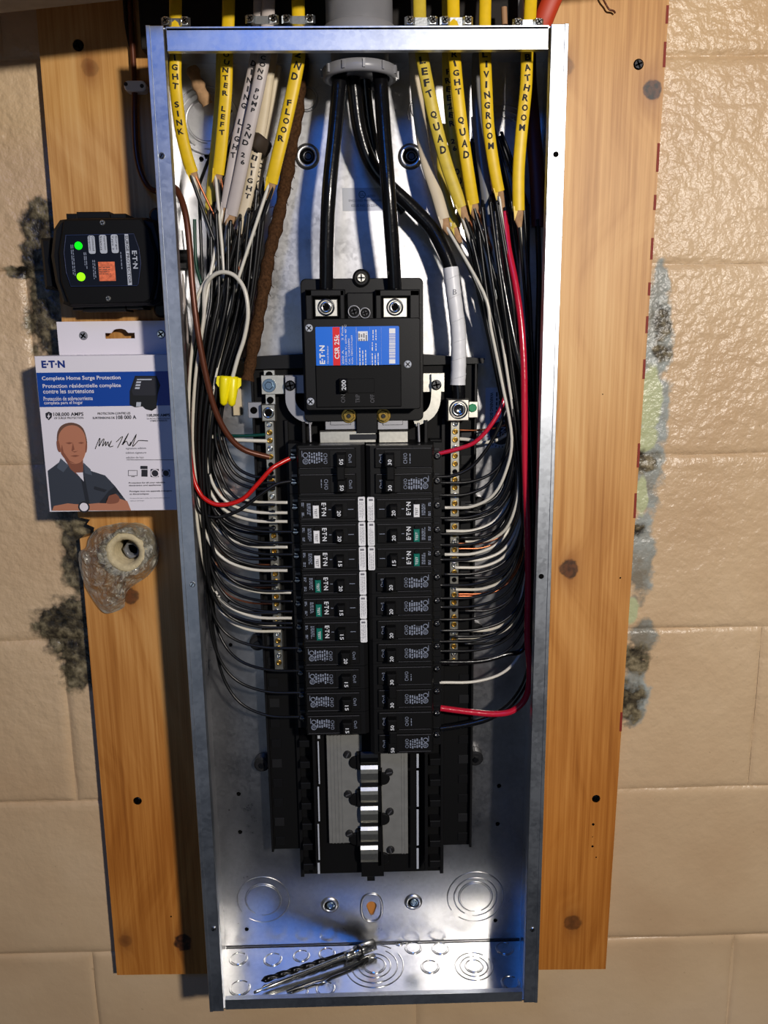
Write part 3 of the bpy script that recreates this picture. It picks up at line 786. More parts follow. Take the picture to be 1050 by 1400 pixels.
MB().pbox(454.5, 447.2, 465.5, 499.8, yl-.0002, yl+.0002).build('red_band', 'label_red', mk, lb)
yl -= .0004
mb = MB(); text(mb, 'E·T·N', P(440.5, 485, yl), length=.0175, height=.0052, d='ccw', bold=.03); text(mb, 'Circuit Breaker', P(448, 485, yl), length=.017, height=.0016, d='ccw')
text(mb, 'CSR 25k', P(460.5, 474, yl), length=.023, height=.0046, d='ccw', bold=.02)
for k, (s, L) in enumerate([('200 A      2 Pole', .036), ('120/240 V~ 60Hz 40°C', .037), ('Cat. CSR2200N', .024), ('Style 7892C57G03', .027)]):
    q = P(469+k*4.3, 498, yl); text(mb, s, q, length=L, height=.0018, d='ccw', align='l')
for u in (487, 505.5, 521): mb.pbox(u, 447.5, u+.7, 499.5, yl, yl+.0001)
for (u, v, L) in [(492, 486, .02), (496, 486, .018), (500, 488, .02), (509, 490, .014), (513, 490, .014), (517, 490, .014), (510, 457, .011), (514, 457, .011), (509, 473, .009), (514, 473, .009)]:
    fine_lines(mb, P(u, v, yl), L, .0015, 1, 'ccw')
mb.pbox(489.5, 453, 503, 466, yl, yl+.0001)
random.seed(11); v = 449
mb.pbox(532, 449, 540.5, 456, yl, yl+.0001); mb.pbox(532, 491, 540.5, 497, yl, yl+.0001)
v = 457
while v < 490:
    h = random.choice((.4, .7, 1.1)); mb.pbox(532, v, 540.5, v+h, yl, yl+.0001); v += h+random.choice((.5, .8))
mb.build('lettering', 'label_white', mk, lb)
mb = MB(); fine_lines(mb, P(496, 459.5, yl-.0002), .009, .009, 4, 'ccw'); mb.build('stamp_print', 'carton_grey', mk, lb)
mb = MB(); mb.pbox(475, 518, 512, 537, .0195, .0206, .0003); mb.build('handle_slot', 'black_matte', mk)
hd = MB(); hd.pbox(463.5, 518, 475.5, 536.5, .010, .022, .0015); hd = hd.build('handle', 'black_plastic', mk)
mb = MB(); text(mb, '200', P(470, 526.5, .0097), length=.0095, height=.0042, d='ccw', bold=.01); mb.build('handle_number', 'white_print', mk, hd)
mb = MB()
for (s, u) in [('ON', 469), ('TRIP', 489), ('OFF', 509)]: text(mb, s, P(u, 545, .0203), length=.008, height=.004, d='ccw')
mb.build('position_marks', 'dim_print', mk)
# ---------------------------------------------------------------- branch breakers
def zc(side, row): return (-.3788-.0258*(row-1)) if side < 0 else (-.3798-.0255*(row-1))
def breaker(side, row, kind, amp, label, poles=1, test=None, print_rows=(0,)):
    s = side; z0 = zc(s, row); z1 = zc(s, row+poles-1); dd = 'ccw' if s > 0 else 'cw'; hz = .0126
    root = thing('circuit_breaker', (s*.038, YC, z1-hz), label, 'breaker', 'branch breakers in two columns')
    X = lambda t_: s*(.0008+t_)
    prof = [(X(0), YC), (X(0), .031), (X(.004), .0275), (X(.0655), .0275), (X(.0675), .034), (X(.068), .045), (X(.0765), .045), (X(.0765), YC)]
    MB().profx(prof, z1-hz, z0+hz).build('case', 'black_plastic', root)
    for p_ in range(poles):
        z = zc(s, row+p_)
        # raised face plate
        if kind == 'afci':
            MB().box(X(.0095), X(.066), .0255, .0285, z-.0098, z+.0105, .0007).build('face_plate', 'black_matte', root)
        else:
            MB().box(X(.0085), X(.0655), .0245, .0285, z-.0092, z+.0102, .0007).build('face_plate', 'black_matte', root)
        yf = .0254 if kind == 'afci' else .0244
        # bright worn rails beside the plate
        mb = MB(); mb.box(X(.010), X(.064), yf-.0003, yf+.0004, z+.0097, z+.0101); mb.box(X(.030), X(.064), yf-.0003, yf+.0004, z-.0095, z-.0092)
        mb.build('edge_rail', 'dim_print', root)
        # terminal
        mb = MB(); mb.lathe((X(.072), .045, z-.001), [(.0036, 0), (.0034, .0016), (.0022, .002), (.0, .0012)], n=16); 
        mb.box(X(.0685), X(.0745), .0442, .0452, z+.0045, z+.0075, .0003)
        tr = mb.build('terminal_screw', 'dark_metal', root)
        mb = MB(); mb.box(X(.0695), X(.0745), .0425, .0434, z-.0016, z-.0006); mb.flat([(X(.070), .0428, z+.0015), (X(.0738), .0428, z+.0028), (X(.0738), .0428, z+.0018)]); mb.build('screw_slot', 'chrome', root, tr)
        # handle
        if kind == 'afci':
            MB().box(X(.018), X(.034), .0250, .0256, z-.0075, z+.0075, .0002).build('handle_well', 'black_plastic', root)
            hb = MB().box(X(.0225), X(.030), .0150, .0256, z-.0055, z+.0055, .0012).build('handle', 'black_matte', root)
        else:
            MB().box(X(.018), X(.034), .0240, .0246, z-.0082, z+.0082, .0002).build('handle_well', 'black_plastic', root)
            hb = MB().box(X(.018), X(.0275), .0140, .0246, z-.0065, z+.0062, .0012).build('handle', 'black_matte', root)
        mb = MB(); yn = .0149 if kind == 'afci' else .0139
        text(mb, amp, (X(.0262 if kind == 'afci' else .0228), yn, z-.002), length=.0056, height=.0038, d=dd, bold=.012)
        mb.build('amp_number', 'white_print', root, hb)
        mb = MB()
        if kind == 'afci':
            text(mb, 'E·T·N', (X(.0415), yf-.0002, z+.0003), length=.0135, height=.0045, d=dd, bold=.025)
            mb.build('brand_mark', 'white_print', root)
            mb = MB()
            fine_lines(mb, (X(.0565), yf-.0002, z), .0135, .004, 3, dd)
            fine_lines(mb, (X(.0625), yf-.0002, z+.005), .005, .0028, 2, dd); fine_lines(mb, (X(.0625), yf-.0002, z-.005), .005, .0028, 2, dd)
            for (ta, tb_) in ((.012, .0175), (.0345, .037)):
                mb.box(X(ta), X(tb_), yf-.0003, yf, z-.0003, z+.0003)
            mb.build('fine_print', 'grey_print', root)
            mb = MB(); mb.box(X(.0465), X(.0525), yf-.0018, yf+.0005, z-.0085, z+.0045, .0005)
            bt = mb.build('test_button', 'teal' if test == 'teal' else 'label_white', root)
            mb = MB(); text(mb, 'TEST', (X(.0495), yf-.0020, z-.0025), length=.0085, height=.0026, d=dd, bold=.01)
            mb.build('button_text', 'white_print' if test == 'teal' else 'carton_ink', root, bt)
            mb = MB(); mb.disc((X(.0495), yf, z+.0068), .0024, .0012, 12, .0003); mb.build('test_dimple', 'black_matte', root)
        else:
            full = (p_ in print_rows)
            text(mb, 'On/I', (X(.0143), yf-.0002, z), length=.0085, height=.0032, d=dd)
            if full:
                text(mb, 'CH/O', (X(.0385), yf-.0002, z), length=.0105, height=.0038, d=dd)
                for j in range(6):
                    L = [.011, .0125, .0105, .0115, .010, .0125][j]
                    fine_lines(mb, (X(.0422+.0024*j), yf-.0002, z+.0004), L, .0019, 1, dd, fill=.75)
                mb.torus((X(.0582), yf-.0002, z+.0035), .0024, .0005, n=14, m=4); mb.torus((X(.0582), yf-.0002, z-.0025), .0026, .0005, n=14, m=4)
                mb.box(X(.0612), X(.0617), yf-.0003, yf, z+.002, z+.008)
                text(mb, '®', (X(.0582), yf-.0002, z-.0025), height=.0032, d=dd)
            else:
                text(mb, 'CH/O', (X(.0385), yf-.0002, z), length=.0105, height=.0038, d=dd)
                fine_lines(mb, (X(.0432), yf-.0002, z), .010, .0015, 1, dd)
            mb.build('fine_print', 'grey_print', root)
        if kind == 'afci':
            mb = MB(); yy_ = .0262
            o = mb.prism(rrect(min(X(.0003), X(.0073)), max(X(.0003), X(.0073)), z-.0125, z+.0122, .0012, 3), yy_, .029, .0002).build('side_label', 'label_white', root)
            mb = MB(); fine_lines(mb, (X(.0038), yy_-.0002, z-.002), .018, .005, 4, dd, fill=.3); mb.box(X(.002), X(.006), yy_-.0003, yy_-.0001, z+.0085, z+.0105)
            mb.build('label_print', 'carton_grey', root, o)
    if poles == 2:
        mb = MB(); mb.box(X(.0195), X(.0275), .0115, .0150, z1+.006, z0-.006, .001); mb.build('handle_tie', 'black_matte', root)
    return root
breaker(-1, 1, 'std', '50', 'left column double breaker marked 50, topmost, with red wire', 2, print_rows=(0,))
for r, a_, tst, lab in [(3, '20', 'white', 'left column breaker marked 20, first below the double, white test button'), (4, '20', 'white', 'left column white-button breaker, the middle of three'),
                   (5, '15', 'white', 'left column breaker marked 15 with white button, just above teal-button ones'), (6, '20', 'teal', 'left column upper teal-button breaker marked 20'),
                   (7, '15', 'teal', 'left column teal-button breaker, the middle of three'), (8, '15', 'teal', 'left column lowest teal-button breaker, marked 15')]:
    breaker(-1, r, 'afci', a_, lab, test=tst)
for r, a_, lab in [(9, '20', 'left column plain breaker marked 20, directly below the teal buttons'), (10, '15', 'left column plain breaker marked 15, third from the bottom'),
                   (11, '15', 'left column plain breaker marked 15, second from the bottom'), (12, '15', 'left column bottom breaker marked 15 above the grey bus cover')]:
    breaker(-1, r, 'std', a_, lab)
breaker(1, 1, 'std', '30', 'right column double breaker marked 30, topmost, with thin red wire', 2, print_rows=(1,))
for r, a_, tst, lab in [(3, '20', 'white', 'right column breaker with the only white test button'), (4, '20', 'teal', 'right column teal-button breaker, the upper of two'), (5, '15', 'teal', 'right column teal-button breaker, the lower of two')]:
    breaker(1, r, 'afci', a_, lab, test=tst)
for r, lab in [(6, 'right column plain breaker marked 20, first of four singles'), (7, 'right column plain breaker marked 20, second of four singles'),
               (8, 'right column plain breaker marked 20, third of four singles'), (9, 'right column plain breaker marked 20, lowest of four singles')]:
    breaker(1, r, 'std', '20', lab)
breaker(1, 10, 'std', '30', 'right column double breaker marked 30 with thick red wire', 2, print_rows=(1,))
breaker(1, 12, 'std', '50', 'right column bottom double breaker marked 50', 2, print_rows=(1,))
#==BARS==
# ---------------------------------------------------------------- neutral bars
def xbar(s, v):
    return 371.5+(v-590)*(382.5-371.5)/(910-590) if s < 0 else 621
nb = thing('neutral_bar', P(383, 917, YC), 'left screw terminal bar with square lug and steel plate at its top', 'terminal bar')
b2 = thing('neutral_bar', P(621, 910, YC), 'right screw terminal bar below the large white taped cable lug', 'terminal bar')
for root, xw, v0, v1, ub in [(nb, -.0970, 574, 916, 371), (b2, .0921, 573, 910, 621)]:
    z0 = P(ub, v0, .058).z; z1 = P(ub, v1, .058).z
    MB().box(xw-.0048, xw+.0048, .058, .068, z1, z0, .0006).build('bar', 'tin_bar', root)
    mb = MB()
    for zz in (z0-.03, (z0+z1)/2, z1+.01): mb.box(xw-.004, xw+.004, .066, YC+.001, zz-.003, zz+.003)
    mb.build('standoff', 'black_matte', root)
    n = int((z0-z1)/.0083)
    dark = {6, 12, 20, 24} if xw > 0 else {5, 6, 11, 13, 17, 26}
    for k in range(n):
        c = (xw, .058, z0-.0045-k*.0083)
        if k in dark: MB().disc(c, .0027, .0002, 12).build('empty_hole', 'hole', root)
        else:
            mb = MB(); mb.lathe(c, [(.0031, 0), (.0030, .0008), (.0019, .0011), (.0018, .0001), (0, .0001)], n=12)
            d = random.uniform(0, 3); q = Vector((math.cos(d), 0, math.sin(d)))*.0018; q2 = Vector((-q.z, 0, q.x))*.3; cc = Vector(c)+Vector((0, -.0009, 0))
            mb.flat([cc-q-q2, cc+q-q2, cc+q+q2, cc-q+q2]); mb.build('terminal_screw', 'brass' if (k*7) % 3 else 'chrome', root)
def rp(root, u0, v0, u1, v1, y, d, name, m, b=.0005): return MB().pbox(u0, v0, u1, v1, y, y+d, b).build(name, m, root)
rp(nb, 356.5, 513, 389, 539, .0595, .003, 'top_plate', 'lug_metal')
rp(nb, 360, 506, 376, 514, .061, .003, 'tab', 'lug_metal'); rp(nb, 362.5, 538, 377, 554, .061, .003, 'tab', 'lug_metal')
rp(nb, 338.5, 550, 358, 571.5, .062, .003, 'ear', 'grey_strap')
for (u, v, r) in [(368, 512.5, .0035), (369.5, 547, .0035), (347, 561, .0036)]: MB().disc(P(u, v, .0605 if u > 350 else .0618), r, .0004, 16).build('plate_hole', 'hole', nb)
mb = MB(); q = P(368, 527, .0592); mb.disc(q, .0068, .001, 24, .0003); mb.disc(q+Vector((0, -.001, 0)), .0042, .003, 6, .0006); o = mb.build('bolt', 'zinc_blue', nb)
lg = rp(nb, 357, 553, 377, 576, .052, .012, 'lug', 'tin_bar', .0008)
q = P(367, 564.5, .052); MB().lathe(q, [(.0058, 0), (.0056, .0008), (.0036, .0010), (.0034, .0001)], n=24).build('set_screw', 'chrome', nb, lg); MB().disc(q, .0034, .0002, 16).build('lug_hole', 'hole', nb, lg)
rp(b2, 640, 549, 653.5, 571, .058, .004, 'ear', 'lug_metal')
lg = rp(b2, 612, 546, 641.5, 575.5, .048, .018, 'lug', 'lug_metal', .001)
q = P(627, 560, .048); MB().torus(q, .0088, .0009, n=30, m=6).build('collar', 'dark_metal', b2, lg)
MB().lathe(q, [(.0072, 0), (.0070, .0012), (.0046, .0014), (.0040, .0003), (0, .0003)], n=28).build('set_screw', 'chrome', b2, lg)
q = P(646, 557.5, .058); MB().disc(q, .0042, .002, 18, .0006).build('ground_screw', 'green_screw', b2, label='green screw'); 
#==CABLES==
# ---------------------------------------------------------------- conduit and service cables
cd = thing('conduit', (P(490, 20, .05).x, .05, .0), 'grey plastic conduit entering the top of the panel with its locknut inside', 'conduit')
xc = P(491, 20, .05).x
zbu = (P(490, 97, .0135).z+P(490, 74, .0135).z)/2
MB().lathe((xc, .048, zbu), [(.0, 0), (.0265, 0), (.0265, -zbu+.001), (.0305, -zbu+.001), (.0305, .25)], (0, 0, 1), 40).build('pipe', 'pvc', cd)
MB().lathe((xc, .048, .0005), [(.0335, 0), (.0335, .012), (.0305, .0135)], (0, 0, 1), 40).build('shoulder', 'pvc', cd)
mb = MB(); mb.lathe((xc, .048, zbu), [(.0275, -.004), (.031, -.006), (.0345, -.004), (.0345, .004), (.031, .0055), (.0275, .0055), (.0275, -.004)], (0, 0, 1), 44)
for k in range(12):
    a = k*math.pi/6+.1; d = Vector((math.cos(a), math.sin(a), 0)); c = Vector((xc, .048, zbu))+d*.0345
    tt = Vector((-d.y, d.x, 0)); vs = [c+d*o_*.0016+tt*w_*.0011+Vector((0, 0, h_)) for o_ in (-.5, 1) for w_ in (-1, 1) for h_ in (-.0035, .0035)]
    mb.add(vs, [(0, 1, 3, 2), (4, 5, 7, 6), (0, 1, 5, 4), (2, 3, 7, 6), (0, 2, 6, 4), (1, 3, 7, 5)])
mb.build('bushing', 'pvc', cd)
def cable1(name, pts, r, m, label, cat='cable', parts=None):
    root = thing(name, P(*pts[0]), label, cat)
    MB().tube(wirepath(pts, 6), r, seg=14).build('sheath', m, root); return root
cable1('service_cable', [(466, 55, .045), (464, 110, .043), (458, 180, .036), (450, 260, .030), (447, 330, .033), (446.5, 375, .038), (446, 400, .0415)], .0068, 'black_cable', 'thick black service cable into the left lug of the main breaker')
cable1('service_cable', [(514, 55, .045), (520, 110, .042), (525, 180, .034), (531, 260, .028), (536, 330, .033), (539, 375, .038), (540, 400, .0415)], .0068, 'black_cable', 'thick black service cable into the right lug of the main breaker')
nc = cable1('neutral_cable', [(478, 55, .055), (484, 120, .058), (492, 180, .060), (508, 225, .062), (530, 252, .064), (562, 282, .064), (590, 312, .062), (608, 345, .058), (618, 372, .056)], .0068, 'black_cable', 'thick black neutral cable crossing to the right, wrapped in white tape')
tp = wirepath([(616, 366, .056), (620, 400, .055), (626, 450, .055), (627, 490, .055), (626, 526, .055)], 8)
MB().tube(tp, .0076, seg=16, radii=[1+.02*((i % 3)-1) for i in range(len(tp))]).build('white_tape', 'white_tape', nc)
wr = []
for i_ in range(4, len(tp)-3, 5):
    T_ = (tp[i_+1]-tp[i_-1]).normalized(); sd_ = T_.cross(Vector((0, 1, 0))).normalized()
    pts_ = [tp[i_]+sd_*math.cos(a_)*.00775-Vector((0, 1, 0))*abs(math.sin(a_))*.00775+T_*(a_-1.57)*.0022 for a_ in [k_*math.pi/12 for k_ in range(13)]]
    MB().tube(pts_, .00028, seg=4).build('tape_edge', 'white_tape', nc)
mb = MB(); text(mb, 'B', P(622, 399, .0468), height=.005); mb.build('pencil_mark', 'carton_grey', nc)
MB().tube(wirepath([(626, 524, .055), (627, 535, .055), (627, 550, .056)]), .0068, seg=14).build('bare_end_sleeve', 'black_cable', nc)
cable1('service_cable', [(496, 55, .06), (500, 120, .068), (507, 180, .074), (520, 235, .078), (540, 270, .078), (553, 290, .078)], .0055, 'black_cable', 'black cable deepest in the conduit bundle behind the service cables')
# ---------------------------------------------------------------- branch cables
def on_path(path, t_):
    L = [0]
    for i in range(1, len(path)): L.append(L[-1]+(path[i]-path[i-1]).length)
    d = t_*L[-1]
    for i in range(1, len(path)):
        if L[i] >= d:
            f = (d-L[i-1])/max(1e-9, L[i]-L[i-1]); p = path[i-1].lerp(path[i], f); T = (path[min(i+1, len(path)-1)]-path[max(0, i-2)]).normalized(); return p, T, L[-1]
    return path[-1], (path[-1]-path[-2]).normalized(), L[-1]
def handwriting(s, path, hw, ht, t0, t1, root, parent, m='ink', gap=.0003):
    mb = MB(); n = len(s)
    rnd = random.Random(s)
    for i, chh in enumerate(s):
        if chh == ' ': continue
        t_ = t0+(t1-t0)*(i+.5)/n; p, T, L = on_path(path, t_)
        side = T.cross(Vector((0, 1, 0))).normalized(); 
        if side.x < 0: side = -side
        up = -T if T.z < 0 else T
        nrm = Vector((0, -1, 0)); nrm = (nrm-T*nrm.dot(T)).normalized()
        cell = (t1-t0)*L/n*.78; wv = hw*.95
        vs, fs, w_, h_ = glyphs(chh, .035)
        if not vs: continue
        kx = min(wv/w_, cell/h_*1.2); ky = cell/h_*.85; ro = rnd.uniform(-.22, .22); sh = rnd.uniform(-.1, .1)
        out = []
        for x, y in vs:
            xx = x*kx; yy_ = y*ky; xr = xx*math.cos(ro)-yy_*math.sin(ro)+sh*hw; yr = xx*math.sin(ro)+yy_*math.cos(ro)
            q = min(.95, abs(xr)/hw); out.append(p+side*xr+up*yr+nrm*(ht*math.sqrt(1-q*q)+gap))
        mb.add(out, fs)
    return mb.build('handwriting', m, root, parent)
XCOL = {-1: [(400, 268, 346), (450, 262, 334), (520, 256, 312), (600, 256, 296), (700, 268, 291), (850, 283, 294), (980, 291, 299)], 1: [(300, 630, 718), (400, 648, 726), (500, 672, 730), (600, 694, 730), (700, 703, 727), (850, 707, 724), (980, 712, 726)]}
def colu(side, v, s):
    L = XCOL[side]
    if v <= L[0][0]: a_ = L[0]; return a_[1]+(a_[2]-a_[1])*s
    for (v0, a0, b0), (v1, a1, b1) in zip(L, L[1:]):
        if v <= v1:
            f = (v-v0)/(v1-v0); return (a0+(a1-a0)*f)*(1-s)+(b0+(b1-b0)*f)*s
    return L[-1][1]*(1-s)+L[-1][2]*s
rw = random.Random(21)
def conductor(side, start, target, s, yd, sweep=70):
    """path from a jacket end down the gutter and across to its terminal"""
    u0, v0, y0 = start; ut, vt, yt = target; pts = [(u0, v0-6, y0), (u0, v0, y0)]
    drop = vt-sweep
    vs = [v for v in (400, 450, 520, 600, 680, 760, 840, 900) if v > v0+45 and v < drop-20]
    for v in vs:
        pts.append((colu(side, v, s)+rw.uniform(-.6, .6), v, yd+rw.uniform(-.002, .002)))
    uc = colu(side, drop, s); pts.append((uc, drop, yd))
    d = ut-uc
    pts.append((uc+d*.10, drop+sweep*.50, yd*.8+yt*.2)); pts.append((uc+d*.30, drop+sweep*.83, yd*.5+yt*.5)); pts.append((uc+d*.62, drop+sweep*.985, yt*.8+yd*.2)); pts.append((ut-(4 if side < 0 else -4), vt, yt)); pts.append((ut+(4 if side < 0 else -4), vt, yt))
    return wirepath(pts, 5)
WR = {'black': (.00165, 'black_wire'), 'white': (.00165, 'white_wire'), 'copper': (.0011, 'copper'), 'red': (.0017, 'red_wire')}
def cable(label, jm, pts, hw, ht, cond, side, text_=None, paper=True, name='branch_cable', split=True, ink='ink', top=True):
    root = thing(name, P(*pts[0]), label, 'cable')
    path = wirepath(pts, 8)
    jk = MB().tube(path, hw, ht, 12).build('jacket', jm, root)
    if text_:
        for (s, t0, t1) in text_: handwriting(s, path, hw, ht, t0, t1, root, jk, ink)
    u, v, y = pts[-1]; end = path[-1]; T = (path[-1]-path[-4]).normalized()
    if paper:
        sd = T.cross(Vector((0, 1, 0))).normalized()
        mb = MB(); pp = [end-T*.006, end+T*.003, end+T*.009, end+T*.015+sd*.001]
        mb.tube(pp, hw*.8, ht*.85, 8, radii=[1, 1, .85, .45]); mb.build('paper_wrap', 'kraft_paper', root)
        # ragged torn tongue of the jacket
        mb = MB(); o_ = Vector((0, -ht*.7, 0))
        mb.add([end-T*.004-sd*hw*.9+o_, end-T*.004+sd*hw*.1+o_, end+T*.009-sd*hw*.75+o_*1.2, end-T*.004-sd*hw*.9, end-T*.004+sd*hw*.1, end+T*.009-sd*hw*.75],
               [(0, 1, 2), (3, 4, 5), (0, 1, 4, 3), (1, 2, 5, 4), (2, 0, 3, 5)]); mb.build('torn_flap', jm, root, jk)
    sd = T.cross(Vector((0, 1, 0))).normalized()
    for i, (kd, ut, vt, yt, s, yd, sw) in enumerate(cond):
        r, m = WR[kd]; off = (i-(len(cond)-1)/2)*3.2
        pa = conductor(side, (u+off, v+2, y), (ut, vt, yt), s, yd, sw)
        MB().tube(pa, r, seg=8).build({'black': 'black_conductor', 'white': 'white_conductor', 'copper': 'ground_wire', 'red': 'red_conductor'}[kd], m, root)
    return root
YT = .046
def xb(v): return 371.5+(v-590)*.0344-3
L = -1
cable('yellow cable at far left handwritten RIGHT SINK', 'yellow_jacket', [(240, -25, .035), (240, 30, .030), (240, 70, .026), (240, 115, .028), (247, 175, .036), (256, 215, .042), (263, 236, .046)], .0056, .0026,
      [('black', 408, 886, YT, .62, .050, 60), ('white', 389, 687, YT, .50, .066, 75), ('copper', xb(701), 701, .062, .9, .07, 60)], L, [('RIGHT SINK', .34, .80)])
cable('yellow cable left of the white ones handwritten COUNTER LEFT', 'yellow_jacket', [(313, -25, .05), (312, 30, .045), (310, 70, .042), (309, 120, .042), (306, 160, .044), (302, 205, .048), (298, 238, .052)], .0058, .0026,
      [('white', 389, 713, YT, .5, .046, 78), ('black', xb(730)+6, 730, .062, .55, .066, 70), ('copper', xb(775), 772, .062, .8, .074, 60)], L, [('COUNTER', .33, .60), ('LEFT', .64, .80)])
cable('narrow yellow cable hidden behind the counter left cable', 'yellow_faded', [(303, 60, .068), (301, 130, .068), (296, 190, .066), (290, 250, .066), (287, 285, .066)], .0050, .0026,
      [('white', 389, 748, YT, .35, .068, 85), ('black', xb(762)+6, 763, .060, .7, .062, 70)], L, None)
cable('slim white cable immediately left of the pump cable', 'white_jacket', [(354, -25, .05), (353, 30, .046), (350, 70, .044), (340, 120, .044), (326, 180, .046), (315, 240, .050), (308, 284, .054)], .0048, .0026,
      [('white', 389, 780, YT, .2, .044, 90), ('black', 396, 795, YT, .5, .058, 70), ('copper', xb(803), 803, .062, .8, .072, 60)], L, [('DINING LIGHT', .34, .78)])
cable('white cable with bold handwriting and paper wrap below', 'white_jacket', [(368, -25, .046), (366, 30, .040), (362, 70, .034), (353, 120, .034), (340, 180, .038), (328, 240, .044), (316, 294, .050)], .0060, .0028,
      [('white', 394, 810, YT, .35, .064, 92), ('black', 396, 822, YT, .7, .064, 70), ('copper', xb(823), 825, .062, .55, .076, 70)], L, [('COND PUMP', .32, .56), ('2ND', .60, .70), ('26', .72, .78)])
cable('cream cable behind the pump cable with faint writing', 'cream_jacket', [(374, 60, .06), (366, 110, .058), (359, 160, .056), (349, 215, .052), (338, 270, .052), (326, 318, .056)], .0056, .0028,
      [('white', 395, 845, YT, .05, .046, 110), ('black', xb(853)+4, 853, .060, .45, .060, 80), ('black', 412, 917, YT, .9, .066, 80)], L, [('LL-LIGHT', .5, .82)])
cable('cream cable nearest the cloth cable with heavy ink writing', 'cream_jacket', [(378, 90, .072), (368, 160, .070), (356, 225, .066), (346, 275, .062), (337, 325, .062)], .0052, .0028,
      [('white', xb(856)-4, 856, .058, .6, .070, 85), ('white', xb(862)+2, 863, .056, .45, .066, 92)], L, [('BACKYARD', .45, .86)])
cable('yellow cable handwritten 2ND FLOOR', 'yellow_jacket', [(407, -25, .045), (408, 30, .040), (409, 70, .034), (403, 110, .034), (390, 170, .034), (378, 220, .036), (371, 250, .040)], .0060, .0028,
      [('white', 389, 701, YT, .66, .042, 70), ('black', 412, 947, YT, .35, .052, 95), ('black', 412, 980, YT, .75, .058, 115)], L, [('2ND', .34, .50), ('FLOOR', .58, .80)])
# old cloth-covered cable
oc = thing('cloth_cable', P(413, 60, .08), 'old brown cloth-braided cable hanging behind the second floor cable', 'cable')
op = wirepath([(414, 60, .084), (410, 120, .082), (402, 180, .078), (392, 240, .074), (380, 300, .070), (368, 350, .066), (358, 410, .062), (347, 470, .058), (338, 520, .056)], 8)
MB().tube(op, .0062, .005, 10, radii=[1+.12*math.sin(i*1.7)+.08*math.sin(i*.6) for i in range(len(op))]).build('braid', 'cloth_braid', oc)
for k, (du, s, tv, tu) in enumerate([(0, .9, 900, 300), (4, .8, 940, 302)]):
    pass
mb = MB(); rr = random.Random(4)
for k in range(26):
    c = op[rr.randrange(20, len(op)-18)]; d = Vector((rr.uniform(-1, 1), rr.uniform(-.6, 0), rr.uniform(-1, .3)))*.006
    mb.tube([c+d*.7, c+d*1.2, c+d*1.6+Vector((0, 0, -.002))], .0003, seg=4)
mb.build('frayed_threads', 'cloth_braid', oc)
op = wirepath([(262, 92, .08), (272, 118, .078), (284, 143, .082)], 6)
single('cloth_scrap', MB().tube(op, .0062, .004, 8, radii=[.8+.3*math.sin(i*2.3)**2 for i in range(len(op))]), 'kraft_paper', 'torn tan paper sleeve against the upper left of the back plate', 'paper scrap')
op = wirepath([(341, 186, .062), (352, 194, .046), (366, 206, .060)], 5)
single('friction_tape', MB().tube(op, .0075, .003, 8), 'friction_tape', 'dark brown friction tape wrapped around the cream cables', 'tape')
# dark gutter wires going down the left side
def gutter(side, n, s0, s1, vend, group_label, yd0, yd1):
    for k in range(n):
        s = s0+(s1-s0)*k/max(1, n-1); yd = yd0+(yd1-yd0)*((k*5) % n)/n
        v0 = 255+((k*37) % 60)
        st = (colu(side, 450, s)*.6+ (345 if side < 0 else 660)*.4, v0, yd) if side < 0 else (colu(side, 300, s), v0-10, yd)
        vt = vend+((k*53) % 120)
        yield s, yd, st, vt
def spare(side, label, st, s, yd, ut, vt, kd='black', sw=80, r=None):
    u0, v0, y0 = st
    root = thing('loose_wire', P(*st), label, 'wire', 'unmarked wires of the '+('left' if side < 0 else 'right')+' bundle')
    lead = wirepath([(u0*.45+(352 if side < 0 else 655)*.55, v0-110, .084), (u0*.8+(345 if side < 0 else 660)*.2, v0-45, .080), (u0, v0-6, y0)], 5)[:-1]
    MB().tube(lead+conductor(side, st, (ut, vt, YT if kd == 'black' else .06), s, yd, sw), r or WR[kd][0], seg=8).build('insulation', WR[kd][1], root)
lab = 'black wire in the left bundle running down behind the labelled cables'
for k, (st, s, yd, ut, vt, kd) in enumerate([((330, 320, .060), .98, .060, xb(690), 690, 'black'), ((345, 300, .064), .92, .066, xb(650), 745, 'black'), ((305, 300, .058), .30, .06, xb(800), 800, 'black'),
        ((320, 330, .055), .62, .05, 396, 836, 'black'), ((285, 290, .066), .2, .07, xb(790), 775, 'black'), ((352, 330, .06), .82, .062, xb(700), 712, 'black'), ((338, 335, .066), .72, .07, xb(700), 722, 'black'),
        ((298, 310, .07), .42, .074, xb(700), 745, 'black'), ((360, 300, .056), .87, .054, xb(700), 700, 'black'), ((272, 260, .060), .1, .06, 396, 852, 'black'), ((315, 310, .048), .52, .044, xb(700), 764, 'black'), ((350, 270, .05), .9, .050, xb(700), 668, 'black'), ((356, 290, .045), .97, .046, xb(700), 660, 'black'),
        ((340, 300, .042), .78, .042, 396, 808, 'black'), ((328, 310, .040), .66, .040, 396, 742, 'black'), ((312, 320, .040), .56, .038, 396, 775, 'black'), ((296, 300, .044), .4, .040, 396, 858, 'black'), ((288, 300, .05), .28, .046, xb(800), 838, 'black'),
        ((362, 285, .05), 1.02, .052, xb(700), 652, 'black'), ((322, 330, .044), .45, .044, 396, 727, 'black'), ((345, 330, .05), .86, .058, 396, 758, 'black')]):
    spare(L, lab, st, s, yd, ut, vt, kd)
R_ = 1
cable('off-white cable leftmost of the right hand bundle', 'cream_jacket', [(566, 60, .068), (569, 110, .066), (574, 165, .064), (583, 220, .060), (597, 265, .054), (607, 300, .050)], .0058, .0028,
      [('white', 612, 694, YT, .16, .032, 95), ('black', 604, 677, YT, .1, .05, 90)], R_, None)
